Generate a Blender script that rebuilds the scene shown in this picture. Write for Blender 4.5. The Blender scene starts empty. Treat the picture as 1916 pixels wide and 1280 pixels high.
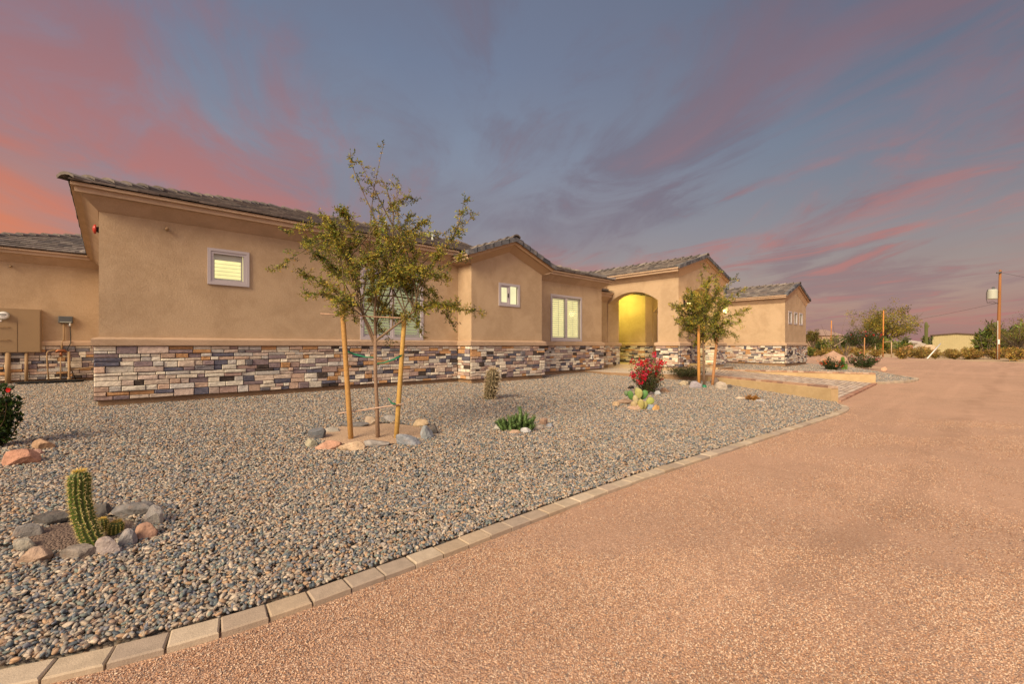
import bpy, math, random
import numpy as np
from mathutils import Vector, noise as mnoise

# ------------------------------------------------------------------ camera, world, sun, exposure
FPX, CAMH = 816.0, 1.2
YAW = math.atan(882/816)
CX, CY = math.cos(YAW), math.sin(YAW)          # forward = (CX, CY), right = (CY, -CX)
scn = bpy.context.scene
COL = scn.collection
cam_d = bpy.data.cameras.new("camera"); cam = bpy.data.objects.new("camera", cam_d); COL.objects.link(cam)
cam.location = (0, 0, CAMH)
cam.rotation_euler = (math.radians(90), 0, math.atan2(-CX, CY))
cam_d.sensor_width = 36; cam_d.lens = FPX/1916*36
cam_d.shift_y = 7/1916
cam_d.clip_start = .05; cam_d.clip_end = 5000
scn.camera = cam
scn.view_settings.view_transform = 'Standard'; scn.view_settings.look = 'None'
scn.view_settings.exposure = .2; scn.view_settings.gamma = 1

SUNAZ = Vector((-.96, -.27, 0)).normalized(); SUNEL = math.radians(34)
def make_sun():
    l = bpy.data.lights.new("sun", 'SUN'); o = bpy.data.objects.new("sun", l); COL.objects.link(o)
    d = Vector((SUNAZ.x*math.cos(SUNEL), SUNAZ.y*math.cos(SUNEL), math.sin(SUNEL)))
    o.rotation_euler = (-d).to_track_quat('-Z', 'Y').to_euler(); o.location = (-10, -10, 12)
    l.energy = 4.7; l.angle = math.radians(30); l.color = (1, .80, .53)
make_sun()

class NT:
    def __init__(s, tree):
        s.t = tree; s.n = tree.nodes; s.l = tree.links
    def node(s, typ, **kw):
        nd = s.n.new(typ)
        for k, v in kw.items():
            if k in ('inp',):
                for kk, vv in v.items():
                    if hasattr(vv, 'is_linked') or isinstance(vv, bpy.types.NodeSocket): s.l.new(vv, nd.inputs[kk])
                    else: nd.inputs[kk].default_value = vv
            else: setattr(nd, k, v)
        return nd
    def math(s, op, a, b=None, c=None, clamp=False):
        nd = s.n.new('ShaderNodeMath'); nd.operation = op; nd.use_clamp = clamp
        for i, v in enumerate((a, b, c)):
            if v is None: continue
            if isinstance(v, bpy.types.NodeSocket): s.l.new(v, nd.inputs[i])
            else: nd.inputs[i].default_value = v
        return nd.outputs[0]
    def mix(s, fac, a, b, typ='MIX'):
        nd = s.n.new('ShaderNodeMix'); nd.data_type = 'RGBA'; nd.blend_type = typ
        for i, v in ((0, fac), (6, a), (7, b)):
            if isinstance(v, bpy.types.NodeSocket): s.l.new(v, nd.inputs[i])
            elif i == 0: nd.inputs[i].default_value = v
            else: nd.inputs[i].default_value = (*v, 1) if len(v) == 3 else v
        return nd.outputs[2]
    def ramp(s, fac, stops, interp='LINEAR'):
        nd = s.n.new('ShaderNodeValToRGB'); cr = nd.color_ramp; cr.interpolation = interp
        while len(cr.elements) < len(stops): cr.elements.new(.5)
        for e, (p, c) in zip(cr.elements, stops):
            e.position = p; e.color = (*c, 1) if len(c) == 3 else c
        s.l.new(fac, nd.inputs[0]); return nd.outputs[0]
    def smooth(s, x, lo, hi):
        nd = s.n.new('ShaderNodeMapRange'); nd.interpolation_type = 'SMOOTHSTEP'
        s.l.new(x, nd.inputs[0]); nd.inputs[1].default_value = lo; nd.inputs[2].default_value = hi
        return nd.outputs[0]
    def noise(s, vec, scale, detail=2, rough=.5, dist=0, color=False):
        nd = s.n.new('ShaderNodeTexNoise'); nd.inputs['Scale'].default_value = scale
        nd.inputs['Detail'].default_value = detail; nd.inputs['Roughness'].default_value = rough
        nd.inputs['Distortion'].default_value = dist
        if vec is not None: s.l.new(vec, nd.inputs['Vector'])
        return nd.outputs[1 if color else 0]

def make_world():
    w = bpy.data.worlds.new("World"); scn.world = w; w.use_nodes = True
    g = NT(w.node_tree); g.n.clear()
    tc = g.node('ShaderNodeTexCoord')
    D = tc.outputs['Generated']
    nrm = g.node('ShaderNodeVectorMath', operation='NORMALIZE'); g.l.new(D, nrm.inputs[0]); D = nrm.outputs[0]
    def dot(v):
        nd = g.node('ShaderNodeVectorMath', operation='DOT_PRODUCT'); g.l.new(D, nd.inputs[0]); nd.inputs[1].default_value = v
        return nd.outputs['Value']
    up = dot((0, 0, 1)); fw = dot((CX, CY, 0)); rt = dot((CY, -CX, 0))
    upc = g.math('MAXIMUM', up, 0.0)
    # physical dusk sky mixed with the glow of sun-lit cloud
    sky = g.node('ShaderNodeTexSky', sky_type='NISHITA', sun_disc=False)
    sky.sun_elevation = math.radians(4); sky.sun_rotation = math.atan2(SUNAZ.x, SUNAZ.y)
    base = g.ramp(upc, [(0, (.240, .125, .150)), (.07, (.265, .135, .145)), (.15, (.235, .165, .170)), (.26, (.195, .180, .215)),
                        (.38, (.175, .210, .285)), (.54, (.125, .165, .250)), (.8, (.085, .115, .18)), (1, (.08, .10, .15))])
    base = g.mix(.03, base, sky.outputs[0])
    # azimuth darkening towards the right
    az = g.math('ARCTAN2', rt, fw)
    dark = g.math('MULTIPLY', g.smooth(az, -.1, .95), g.smooth(up, .05, .45))
    base = g.mix(g.math('MULTIPLY', dark, .50), base, (.045, .05, .075))
    # planar cloud coordinates
    den = g.math('ADD', upc, .10)
    px = g.math('DIVIDE', rt, den); py = g.math('DIVIDE', fw, den)
    cmb = g.node('ShaderNodeCombineXYZ'); g.l.new(px, cmb.inputs[0]); g.l.new(py, cmb.inputs[1])
    def cloud(rot, sx, sy, off, scale, det, rough, dist):
        m = g.node('ShaderNodeMapping', vector_type='TEXTURE'); g.l.new(cmb.outputs[0], m.inputs[0])
        m.inputs['Rotation'].default_value = (0, 0, math.radians(rot)); m.inputs['Scale'].default_value = (1/sx, 1/sy, 1)
        m.inputs['Location'].default_value = (off, off*1.7, off)
        return g.noise(m.outputs[0], scale, det, rough, dist)
    nA = cloud(14, .80, .50, 2.0, .72, 7, .56, .7)
    nB = cloud(-6, .95, .46, 8.3, .70, 7, .56, .7)
    nC = cloud(24, 1.6, .85, 5.2, 1.3, 9, .64, .9)
    nD = cloud(10, .6, .3, 12.7, .7, 4, .5, .3)
    det = g.math('SUBTRACT', nC, .5)
    left = g.math('SUBTRACT', 1, g.smooth(az, -.62, .22))
    # dark slate-violet cloud sheets
    dm = g.math('MULTIPLY', g.smooth(g.math('ADD', nB, g.math('MULTIPLY', det, .6)), .445, .62), g.math('SUBTRACT', .58, g.math('MULTIPLY', left, .42)))
    base = g.mix(dm, base, g.mix(g.smooth(up, .05, .3), (.25, .155, .165), (.135, .115, .155)))
    # lighter blue-grey openings
    om = g.math('MULTIPLY', g.smooth(nD, .46, .66), g.math('MULTIPLY', g.smooth(up, .10, .26), g.math('SUBTRACT', 1, g.smooth(az, .25, .7))))
    base = g.mix(g.math('MULTIPLY', om, .5), base, (.20, .215, .27))
    vm = g.math('MULTIPLY', g.smooth(cloud(2, .5, .22, 21.3, .9, 7, .6, .8), .42, .62), .20)
    base = g.mix(vm, base, g.mix(g.smooth(up, .05, .5), (.235, .125, .14), (.155, .105, .13)))
    # pink lit cloud, strongest to the left
    thr = g.math('MULTIPLY', left, .05)
    pk = g.smooth(g.math('ADD', g.math('ADD', nA, thr), g.math('MULTIPLY', det, .8)), .44, .76)
    lowf = g.math('SUBTRACT', 1, g.smooth(up, .42, .70))
    pm = g.math('MULTIPLY', pk, g.math('ADD', .40, g.math('MULTIPLY', left, .42)))
    pm = g.math('MULTIPLY', pm, g.math('ADD', .45, g.math('MULTIPLY', lowf, .55)))
    base = g.mix(pm, base, g.mix(g.smooth(up, .12, .55), (.47, .165, .135), (.27, .135, .15)))
    # coral wisps low on the right
    wp = g.math('MULTIPLY', g.smooth(g.math('ADD', nC, g.math('MULTIPLY', nA, .3)), .70, .82), g.math('MULTIPLY', g.smooth(az, .2, .5), g.math('SUBTRACT', 1, g.smooth(up, .2, .36))))
    base = g.mix(g.math('MULTIPLY', wp, .38), base, (.44, .18, .16))
    # orange afterglow low on the left
    gl = dot(tuple(Vector((CX*.62-CY*.80, CY*.62+CX*.80, .17)).normalized()))
    gm = g.math('POWER', g.math('MAXIMUM', gl, 0), 75)
    gcol = g.ramp(upc, [(0, (.70, .22, .07)), (.2, (.62, .19, .085)), (.36, (.42, .15, .12)), (1, (.3, .14, .14))])
    base = g.mix(g.math('MULTIPLY', gm, g.math('ADD', .5, g.math('MULTIPLY', nC, .5)), clamp=True), base, gcol)
    # pale fill added to the unseen sky behind and overhead, to light front walls
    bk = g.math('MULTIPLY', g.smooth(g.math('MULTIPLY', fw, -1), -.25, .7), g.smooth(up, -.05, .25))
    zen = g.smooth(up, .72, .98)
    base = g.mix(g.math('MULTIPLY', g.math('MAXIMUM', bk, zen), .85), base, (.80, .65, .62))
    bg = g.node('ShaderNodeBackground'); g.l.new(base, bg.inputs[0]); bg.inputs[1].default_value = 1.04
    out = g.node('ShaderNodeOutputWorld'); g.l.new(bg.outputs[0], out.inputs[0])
make_world()

# ------------------------------------------------------------------ geometry solvers
def gz(x, y):
    if y >= 11.5: z = 0.
    elif y > 2.78: z = -.35*(11.5-y)/8.72
    elif y > 2.15: z = -.35
    else: z = -.38
    b = min(1, max(0, (x-37)/7)); b = b*b*(3-2*b)
    return z*(1-b)-.38*b
def at_depth(u, d):
    t = (u-958)/FPX; return d*(CX+CY*t), d*(CY-CX*t)
def ground_at(u, v):
    z = -.2
    for _ in range(60):
        d = FPX*(CAMH-z)/(v-647); x, y = at_depth(u, d); z = .6*z+.4*gz(x, y)
    return x, y, gz(x, y), d
def cam_offset(x, y, lat, dep=0.):              # a step sideways / away, in metres
    return x+CY*lat+CX*dep, y-CX*lat+CY*dep

# ------------------------------------------------------------------ mesh builder
class MB:
    def __init__(s): s.v = []; s.f = []; s.c = []; s.m = []; s.sm = []
    def face(s, pts, col=(1, 1, 1), mi=0, smooth=False):
        b = len(s.v); s.v.extend([tuple(p) for p in pts]); s.f.append(list(range(b, b+len(pts))))
        s.c.append(col); s.m.append(mi); s.sm.append(smooth)
    def mesh(s, vs, fs, col=(1, 1, 1), mi=0, smooth=False):
        b = len(s.v); s.v.extend([tuple(p) for p in vs])
        for f in fs: s.f.append([b+i for i in f]); s.c.append(col); s.m.append(mi); s.sm.append(smooth)
    def box(s, a, b, col=(1, 1, 1), mi=0):
        (x0, y0, z0), (x1, y1, z1) = a, b
        vs = [(x0,y0,z0),(x1,y0,z0),(x1,y1,z0),(x0,y1,z0),(x0,y0,z1),(x1,y0,z1),(x1,y1,z1),(x0,y1,z1)]
        s.mesh(vs, [(0,3,2,1),(4,5,6,7),(0,1,5,4),(1,2,6,5),(2,3,7,6),(3,0,4,7)], col, mi)
    def obox(s, o, ex, ey, ez, ch=0, col=(1,1,1), mi=0):
        """box from corner o along three edge vectors, with chamfered top (ez side)"""
        o = Vector(o); ex = Vector(ex); ey = Vector(ey); ez = Vector(ez)
        vs = [o, o+ex, o+ex+ey, o+ey]
        if ch <= 0:
            vs += [p+ez for p in vs[:4]]
            fs = [(0,3,2,1),(4,5,6,7),(0,1,5,4),(1,2,6,5),(2,3,7,6),(3,0,4,7)]
        else:
            nz = ez.normalized()*ch; ux = ex.normalized()*ch; uy = ey.normalized()*ch
            vs += [p+ez-nz for p in vs[:4]]
            vs += [o+ez+ux+uy, o+ex+ez-ux+uy, o+ex+ey+ez-ux-uy, o+ey+ez+ux-uy]
            fs = [(0,3,2,1),(0,1,5,4),(1,2,6,5),(2,3,7,6),(3,0,4,7),(4,5,9,8),(5,6,10,9),(6,7,11,10),(7,4,8,11),(8,9,10,11)]
        s.mesh(vs, fs, col, mi)
    def tube(s, pts, rad, seg=8, col=(1,1,1), mi=0, smooth=True, cap=True):
        pts = [Vector(p) for p in pts]
        if not hasattr(rad, '__len__'): rad = [rad]*len(pts)
        rings = []; prev = None
        for i, p in enumerate(pts):
            t = (pts[min(i+1, len(pts)-1)]-pts[max(i-1, 0)])
            t = t.normalized() if t.length > 1e-9 else Vector((0,0,1))
            if prev is None:
                a = t.cross(Vector((0,0,1)));
                if a.length < .05: a = t.cross(Vector((1,0,0)))
                a.normalize()
            else:
                a = prev-t*prev.dot(t)
                if a.length < 1e-6: a = t.cross(Vector((1,0,0)))
                a.normalize()
            prev = a; b = t.cross(a)
            rings.append([p+(a*math.cos(k*2*math.pi/seg)+b*math.sin(k*2*math.pi/seg))*rad[i] for k in range(seg)])
        vs = [q for r in rings for q in r]; fs = []
        for i in range(len(rings)-1):
            for k in range(seg):
                k2 = (k+1) % seg; fs.append((i*seg+k, i*seg+k2, (i+1)*seg+k2, (i+1)*seg+k))
        if cap:
            fs.append(tuple(range(seg-1, -1, -1))); n = (len(rings)-1)*seg; fs.append(tuple(n+k for k in range(seg)))
        s.mesh(vs, fs, col, mi, smooth)
    def build(s, name, mats, parent=None, loc=(0,0,0), noncol=False):
        me = bpy.data.meshes.new(name)
        L = Vector(loc)
        me.from_pydata([(p[0]-L.x, p[1]-L.y, p[2]-L.z) for p in s.v], [], s.f)
        if not isinstance(mats, (list, tuple)): mats = [mats]
        for m in mats: me.materials.append(m)
        n = len(me.polygons)
        if len(mats) > 1: me.polygons.foreach_set('material_index', s.m)
        me.polygons.foreach_set('use_smooth', s.sm)
        ca = me.color_attributes.new('col', 'FLOAT_COLOR', 'CORNER')
        lens = np.array([len(f) for f in s.f]); arr = np.array([(*c[:3], 1) for c in s.c], dtype=np.float32)
        ca.data.foreach_set('color', np.repeat(arr, lens, axis=0).ravel())
        me.update()
        o = bpy.data.objects.new(name, me); COL.objects.link(o)
        if parent is not None:
            o.parent = parent; o.location = L-parent_world(parent)
        else: o.location = L
        return o
def parent_world(o):
    p = Vector(o.location)
    while o.parent is not None: o = o.parent; p = p+Vector(o.location)
    return p
def tag(o, label=None, cat=None, group=None, kind=None):
    if label: o['label'] = label
    if cat: o['category'] = cat
    if group: o['group'] = group
    if kind: o['kind'] = kind
    return o
def thing(name, label, cat, loc=(0,0,0), group=None):
    o = bpy.data.objects.new(name, None); COL.objects.link(o); o.location = loc; o.empty_display_size = .1
    return tag(o, label, cat, group)

# ------------------------------------------------------------------ materials
def mat(name, rough=.8, spec=.3):
    m = bpy.data.materials.new(name); m.use_nodes = True
    g = NT(m.node_tree); bs = m.node_tree.nodes['Principled BSDF']
    bs.inputs['Roughness'].default_value = rough
    bs.inputs['Specular IOR Level'].default_value = spec
    return m, g, bs
def objco(g, which='Object'):
    return g.node('ShaderNodeTexCoord').outputs[which]
def posco(g): return g.node('ShaderNodeNewGeometry').outputs['Position']
def bump(g, bs, h, strength=.3, dist=.01):
    b = g.node('ShaderNodeBump'); b.inputs['Strength'].default_value = strength; b.inputs['Distance'].default_value = dist
    g.l.new(h, b.inputs['Height']); g.l.new(b.outputs[0], bs.inputs['Normal'])
def flat(name, col, rough=.6, spec=.4, metal=0, nscale=30, namt=.12, bscale=0, bstr=.2):
    m, g, bs = mat(name, rough, spec)
    p = posco(g); n = g.noise(p, nscale, 3, .6)
    c2 = tuple(min(1, x*(1+namt)) for x in col); c1 = tuple(x*(1-namt) for x in col)
    g.l.new(g.mix(n, c1, c2), bs.inputs['Base Color']); bs.inputs['Metallic'].default_value = metal
    if bscale: bump(g, bs, g.noise(p, bscale, 3, .6), bstr, .004)
    return m
def attr_mat(name, rough=.8, spec=.25, nscale=18, lo=.72, hi=1.2, bscale=40, bstr=.4, bdist=.006, trans=0, n2=None):
    m, g, bs = mat(name, rough, spec)
    a = g.node('ShaderNodeAttribute', attribute_name='col').outputs['Color']
    p = posco(g); n = g.noise(p, nscale, 4, .65)
    v = g.ramp(n, [(.25, (lo,)*3), (.75, (hi,)*3)])
    c = g.mix(1, a, v, 'MULTIPLY')
    if n2: c = g.mix(g.math('MULTIPLY', g.smooth(g.noise(p, n2[0], 5, .6), .5, .75), n2[2]), c, n2[1])
    g.l.new(c, bs.inputs['Base Color'])
    if bscale: bump(g, bs, g.noise(p, bscale, 4, .65), bstr, bdist)
    if trans:
        tr = g.node('ShaderNodeBsdfTranslucent'); g.l.new(c, tr.inputs[0])
        mx = g.node('ShaderNodeMixShader'); mx.inputs[0].default_value = trans
        g.l.new(bs.outputs[0], mx.inputs[1]); g.l.new(tr.outputs[0], mx.inputs[2])
        g.l.new(mx.outputs[0], g.n['Material Output'].inputs[0])
    return m
def stucco_mat(name, c1, c2, c3):
    m, g, bs = mat(name, .92, .15)
    p = posco(g)
    n = g.noise(p, 1.3, 5, .62, .6); n2 = g.noise(p, 9, 4, .6)
    c = g.mix(g.smooth(n, .36, .64), tuple(x*.93 for x in c1), c2)
    c = g.mix(g.math('MULTIPLY', g.smooth(n2, .42, .72), .35), c, c3)
    c = g.mix(g.math('MULTIPLY', g.smooth(g.noise(p, 75, 3, .6), .40, .66), .34), c, tuple(x*.72 for x in c1))
    g.l.new(c, bs.inputs['Base Color'])
    h = g.math('ADD', g.noise(p, 140, 3, .6), g.math('MULTIPLY', g.noise(p, 26, 3, .5), .8))
    bump(g, bs, h, .8, .010)
    return m
M = {}
M['stucco'] = stucco_mat('tan stucco', (.48, .345, .222), (.53, .39, .258), (.545, .415, .288))
M['trim'] = stucco_mat('smooth trim stucco', (.47, .335, .23), (.52, .37, .26), (.54, .40, .29))
M['foot'] = stucco_mat('footing stucco', (.30, .19, .115), (.36, .235, .14), (.38, .26, .17))
M['lowwall'] = stucco_mat('cream low wall stucco', (.50, .36, .20), (.56, .41, .235), (.58, .44, .27))
M['stone'] = attr_mat('ledge stone', .85, .2, 14, .66, 1.2, 30, .9, .014, n2=(22, (.45, .28, .17), .25))
M['mortar'] = flat('dark joint mortar', (.05, .038, .03), .95, .1)
M['tile'] = attr_mat('concrete roof tile', .8, .25, 9, .6, 1.25, 60, .5, .006, n2=(5, (.42, .36, .30), .35))
M['fascia'] = flat('painted fascia', (.44, .29, .17), .6, .3, nscale=4, namt=.08, bscale=60, bstr=.15)
M['under'] = flat('roof deck felt', (.02, .018, .016), .9, .1)
M['vinyl'] = flat('lilac grey vinyl frame', (.46, .42, .45), .45, .4, namt=.05)
M['shutter'] = flat('white shutter', (.78, .78, .76), .5, .3, namt=.05)
M['rock'] = attr_mat('garden rock', .85, .25, 10, .6, 1.25, 22, .9, .02, n2=(16, (.46, .28, .18), .3))
M['bark'] = attr_mat('bark', .9, .15, 40, .7, 1.2, 90, .6, .004)
M['leaf'] = attr_mat('leaf', .5, .35, 30, .75, 1.2, 0, trans=.35)
M['petal'] = attr_mat('petal', .6, .2, 30, .85, 1.15, 0, trans=.3)
M['cactus'] = attr_mat('cactus skin', .55, .35, 25, .75, 1.2, 60, .3, .003)
M['spine'] = flat('cactus spine', (.62, .47, .17), .6, .3)
M['wood'] = attr_mat('stake wood', .75, .25, 26, .72, 1.18, 70, .4, .004)
M['metal'] = flat('painted panel metal', (.30, .205, .115), .5, .4, nscale=3, namt=.08)
M['pipe'] = flat('tan pipe', (.33, .215, .115), .6, .3)
M['black'] = flat('black rubber', (.012, .012, .013), .6, .3)
M['grey'] = flat('dark grey plastic', (.085, .095, .105), .4, .5)
M['white'] = flat('white plastic', (.75, .76, .76), .3, .5, namt=.03)
M['red'] = flat('red plastic', (.42, .035, .02), .3, .5)
M['tie'] = flat('green tie tape', (.015, .19, .10), .5, .3)
M['copper'] = flat('copper', (.30, .11, .05), .4, .5, metal=.6)
M['bronze'] = flat('bronze metal', (.06, .04, .03), .4, .5, metal=.7)
M['paver'] = attr_mat('tumbled concrete paver', .9, .2, 12, .8, 1.12, 110, .6, .005, n2=(7, (.36, .29, .22), .35))
M['chip'] = attr_mat('chips', .85, .2, 30, .85, 1.1, 0)
M['transformer'] = flat('pale grey steel', (.42, .45, .40), .45, .4, namt=.1)

def emit(name, col, strength, stripes=False):
    m = bpy.data.materials.new(name); m.use_nodes = True; g = NT(m.node_tree)
    g.n.clear(); e = g.node('ShaderNodeEmission'); e.inputs[1].default_value = strength
    n = g.noise(posco(g), 1.7, 3, .6)
    g.l.new(g.mix(n, tuple(c*.65 for c in col), tuple(c*1.15 for c in col)), e.inputs[0])
    o = g.node('ShaderNodeOutputMaterial'); g.l.new(e.outputs[0], o.inputs[0]); return m
M['room'] = emit('lit room', (1, .86, .38), 1.15)
M['room2'] = emit('lit room pale', (.97, .88, .50), 1.1)
M['roomdim'] = emit('dim room', (.10, .12, .08), 1.0)
M['bulb'] = emit('lamp glass', (1, .72, .25), 5)
def glass():
    m = bpy.data.materials.new('window glass'); m.use_nodes = True; g = NT(m.node_tree); g.n.clear()
    gl = g.node('ShaderNodeBsdfGlossy'); gl.inputs['Roughness'].default_value = .10; gl.inputs[0].default_value = (.9,.95,1,1)
    tr = g.node('ShaderNodeBsdfTransparent'); tr.inputs[0].default_value = (.95,.95,.93,1)
    fr = g.node('ShaderNodeFresnel'); fr.inputs[0].default_value = 1.5
    mx = g.node('ShaderNodeMixShader'); g.l.new(g.math('MULTIPLY', fr.outputs[0], .8, clamp=True), mx.inputs[0]); g.l.new(tr.outputs[0], mx.inputs[1]); g.l.new(gl.outputs[0], mx.inputs[2])
    o = g.node('ShaderNodeOutputMaterial'); g.l.new(mx.outputs[0], o.inputs[0]); return m
M['glass'] = glass()

def pebble_ground(name, palette, scale, bstr, bdist, dust, dustamt, big=None):
    m, g, bs = mat(name, .9, .15)
    p = posco(g)
    v = g.node('ShaderNodeTexVoronoi', feature='F1'); v.inputs['Scale'].default_value = scale; g.l.new(p, v.inputs['Vector'])
    sep = g.node('ShaderNodeSeparateColor'); g.l.new(v.outputs['Color'], sep.inputs[0])
    n = len(palette); c = g.ramp(sep.outputs[0], [(i/n, col) for i, col in enumerate(palette)], 'CONSTANT')
    d = g.smooth(v.outputs['Distance'], .25, .75)
    c = g.mix(g.math('MULTIPLY', d, .5), c, tuple(x*.35 for x in dust))
    dn = g.noise(p, .55, 6, .62, .4)
    c = g.mix(g.math('ADD', dustamt*.6, g.math('MULTIPLY', g.smooth(dn, .35, .7), dustamt)), c, dust)
    if big is not None:
        bn = g.smooth(g.noise(p, .22, 4, .6, .8), .4, .68)
        c = g.mix(g.math('MULTIPLY', bn, .38), c, big)
        sp_ = g.node('ShaderNodeSeparateXYZ'); g.l.new(p, sp_.inputs[0])
        yy = g.math('ADD', g.math('ADD', sp_.outputs[1], g.math('MULTIPLY', sp_.outputs[0], .045)), g.math('MULTIPLY', g.noise(p, .25, 2, .5), 1.1))
        for y0 in (-1.55, .05, 1.45):
            tk = g.math('SUBTRACT', 1, g.smooth(g.math('ABSOLUTE', g.math('SUBTRACT', yy, y0)), .06, .26))
            tk = g.math('MULTIPLY', tk, g.smooth(g.noise(p, 1.4, 4, .6), .36, .6))
            c = g.mix(g.math('MULTIPLY', tk, .42), c, tuple(x*.66 for x in dust))
        bn2 = g.smooth(g.noise(p, .9, 5, .65, 1.2), .5, .72)
        c = g.mix(g.math('MULTIPLY', bn2, .24), c, tuple(x*.62 for x in dust))
        m2 = g.node('ShaderNodeMapping'); g.l.new(p, m2.inputs[0]); m2.inputs['Scale'].default_value = (.09, 1.6, 1)
        m2.inputs['Rotation'].default_value = (0, 0, math.radians(3))
        tr = g.smooth(g.noise(m2.outputs[0], 1.1, 3, .5, .5), .5, .66)
        c = g.mix(g.math('MULTIPLY', tr, .16), c, tuple(x*1.22 for x in big))
    g.l.new(c, bs.inputs['Base Color'])
    h = g.math('ADD', g.math('MULTIPLY', v.outputs['Distance'], -1), g.math('MULTIPLY', g.noise(p, 5, 4, .6), 1.5))
    bump(g, bs, h, bstr, bdist)
    return m
GP = [(.30,.27,.23), (.20,.19,.175), (.42,.33,.25), (.13,.14,.15), (.36,.25,.18), (.25,.26,.24), (.48,.42,.35), (.22,.17,.145)]
M['gravelbase'] = pebble_ground('gravel base', [tuple(c*.8 for c in q) for q in GP], 40, .9, .02, (.22,.18,.14), .2)
DGP = [(.50,.31,.21), (.38,.21,.13), (.60,.40,.28), (.34,.21,.15), (.54,.39,.30), (.63,.40,.26), (.72,.54,.41), (.28,.20,.17)]
M['dg'] = pebble_ground('decomposed granite', DGP, 105, .8, .009, (.47,.29,.20), .32, (.55,.35,.25))
M['sand'] = pebble_ground('desert sand', [(.47,.34,.21), (.40,.28,.17), (.53,.40,.27)], 20, .5, .02, (.50,.37,.23), .4, (.42,.32,.20))
M['soil'] = pebble_ground('planter soil', [(.52,.37,.26), (.44,.30,.20), (.58,.43,.31)], 60, .8, .02, (.52,.37,.26), .5)
M['soilgrey'] = pebble_ground('dark planter soil', [(.17,.12,.10), (.14,.10,.085), (.22,.16,.13)], 60, .8, .02, (.19,.14,.115), .4)

# ------------------------------------------------------------------ ground, driveway, beds
def grid_sheet(name, xs, ys, zf, m, keep=None):
    vs = [(x, y, zf(x, y)) for y in ys for x in xs]; nx = len(xs); fs = []
    for j in range(len(ys)-1):
        for i in range(nx-1):
            if keep and not keep((xs[i]+xs[i+1])/2, (ys[j]+ys[j+1])/2): continue
            fs.append((j*nx+i, j*nx+i+1, (j+1)*nx+i+1, (j+1)*nx+i))
    me = bpy.data.meshes.new(name); me.from_pydata(vs, [], fs); me.materials.append(m)
    me.polygons.foreach_set('use_smooth', [True]*len(fs)); me.update()
    o = bpy.data.objects.new(name, me); COL.objects.link(o); return tag(o, kind='structure')
def inside(poly, x, y):
    r = False; n = len(poly)
    for i in range(n):
        x1, y1 = poly[i]; x2, y2 = poly[(i+1) % n]
        if (y1 > y) != (y2 > y) and x < (x2-x1)*(y-y1)/(y2-y1)+x1: r = not r
    return r
def tri_sheet(name, poly, zf, m, step=.5, kind='structure'):
    """a polygon filled with triangles (delaunay) following zf"""
    from mathutils.geometry import delaunay_2d_cdt
    x0 = min(p[0] for p in poly); x1 = max(p[0] for p in poly); y0 = min(p[1] for p in poly); y1 = max(p[1] for p in poly)
    pts = [Vector(p) for p in poly]; edges = [(i, (i+1) % len(poly)) for i in range(len(poly))]
    y = y0+step/2
    while y < y1:
        x = x0+step/2
        while x < x1:
            if inside(poly, x, y): pts.append(Vector((x, y)))
            x += step
        y += step
    vo, eo, fo, *_ = delaunay_2d_cdt(pts, edges, [], 1, 1e-5)
    me = bpy.data.meshes.new(name); me.from_pydata([(p.x, p.y, zf(p.x, p.y)) for p in vo], [], [list(f) for f in fo if len(f) > 2])
    me.materials.append(m); me.update()
    me.polygons.foreach_set('use_smooth', [True]*len(me.polygons))
    o = bpy.data.objects.new(name, me); COL.objects.link(o)
    # face up
    if me.polygons and me.polygons[0].normal.z < 0: me.flip_normals()
    return tag(o, kind=kind)
def fbm(x, y, s=1.0): return mnoise.noise(Vector((x*s, y*s, .3)))
def far_z(x, y):
    if -14 < x < 39 and -30 < y < 12.6: return -.60
    z = gz(x, y)-.035
    if x > 52 or y > 40 or y < -40 or x < -30:
        z += .09*fbm(x, y, .35)+.25*fbm(x, y, .05)
        if math.hypot(x, y) > 120: z += 0
    return z-(.02 if y < 3 or x > 40 else 0)
def axis(lo, hi, near_lo, near_hi, st):
    a = list(np.arange(near_lo, near_hi+1e-6, st)); x = near_hi; d = st
    while x < hi: d *= 1.22; x += d; a.append(min(x, hi))
    x = near_lo; d = st
    while x > lo: d *= 1.22; x -= d; a.insert(0, max(x, lo))
    return a
grid_sheet('ground', axis(-2500, 3500, -14, 130, 1.5), axis(-2500, 2500, -14, 34, 1.0), far_z, M['sand'])

CURB = [(-4.6, 5.5), (-2.6, 4.3), (-1.3, 3.55), (-.42, 3.12), (.5, 2.86), (1.6, 2.80), (2.85, 2.79), (4.6, 2.76), (7.5, 2.58), (10, 2.42), (12, 2.30), (13.0, 2.28), (13.7, 2.38), (14.2, 2.62)]
def catmull(pts, n=12):
    out = []; P = [Vector(p) for p in pts]
    for i in range(len(P)-1):
        p0 = P[max(i-1, 0)]; p1 = P[i]; p2 = P[i+1]; p3 = P[min(i+2, len(P)-1)]
        for k in range(n):
            t = k/n
            out.append(.5*((2*p1)+(p2-p0)*t+(2*p0-5*p1+4*p2-p3)*t*t+(3*p1-p0-3*p2+p3)*t**3))
    out.append(P[-1]); return out
curb1 = catmull(CURB)
DG = [(-14, 8.4), (-4.6, 5.65)]+[(p.x, p.y+.07) for p in curb1[::4]]+[(14.6, 2.9), (23.1, 3.2), (24, 4.2), (30, 7.6), (36.5, 8.2), (36.8, 14), (37, 30),
      (92, 34), (84, 14), (72, 4), (59, -4), (55, -14), (50, -30), (-14, -30)]
def dgz(x, y):
    e = .012*fbm(x, y, .8)
    w = abs(((x*.12+y) % 3.1)-1.55)
    return -.38+e*min(1, max(0, (2.4-y)*.5+(x > 28)*1))
tri_sheet('driveway', DG, dgz, M['dg'], 1.1)
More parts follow.
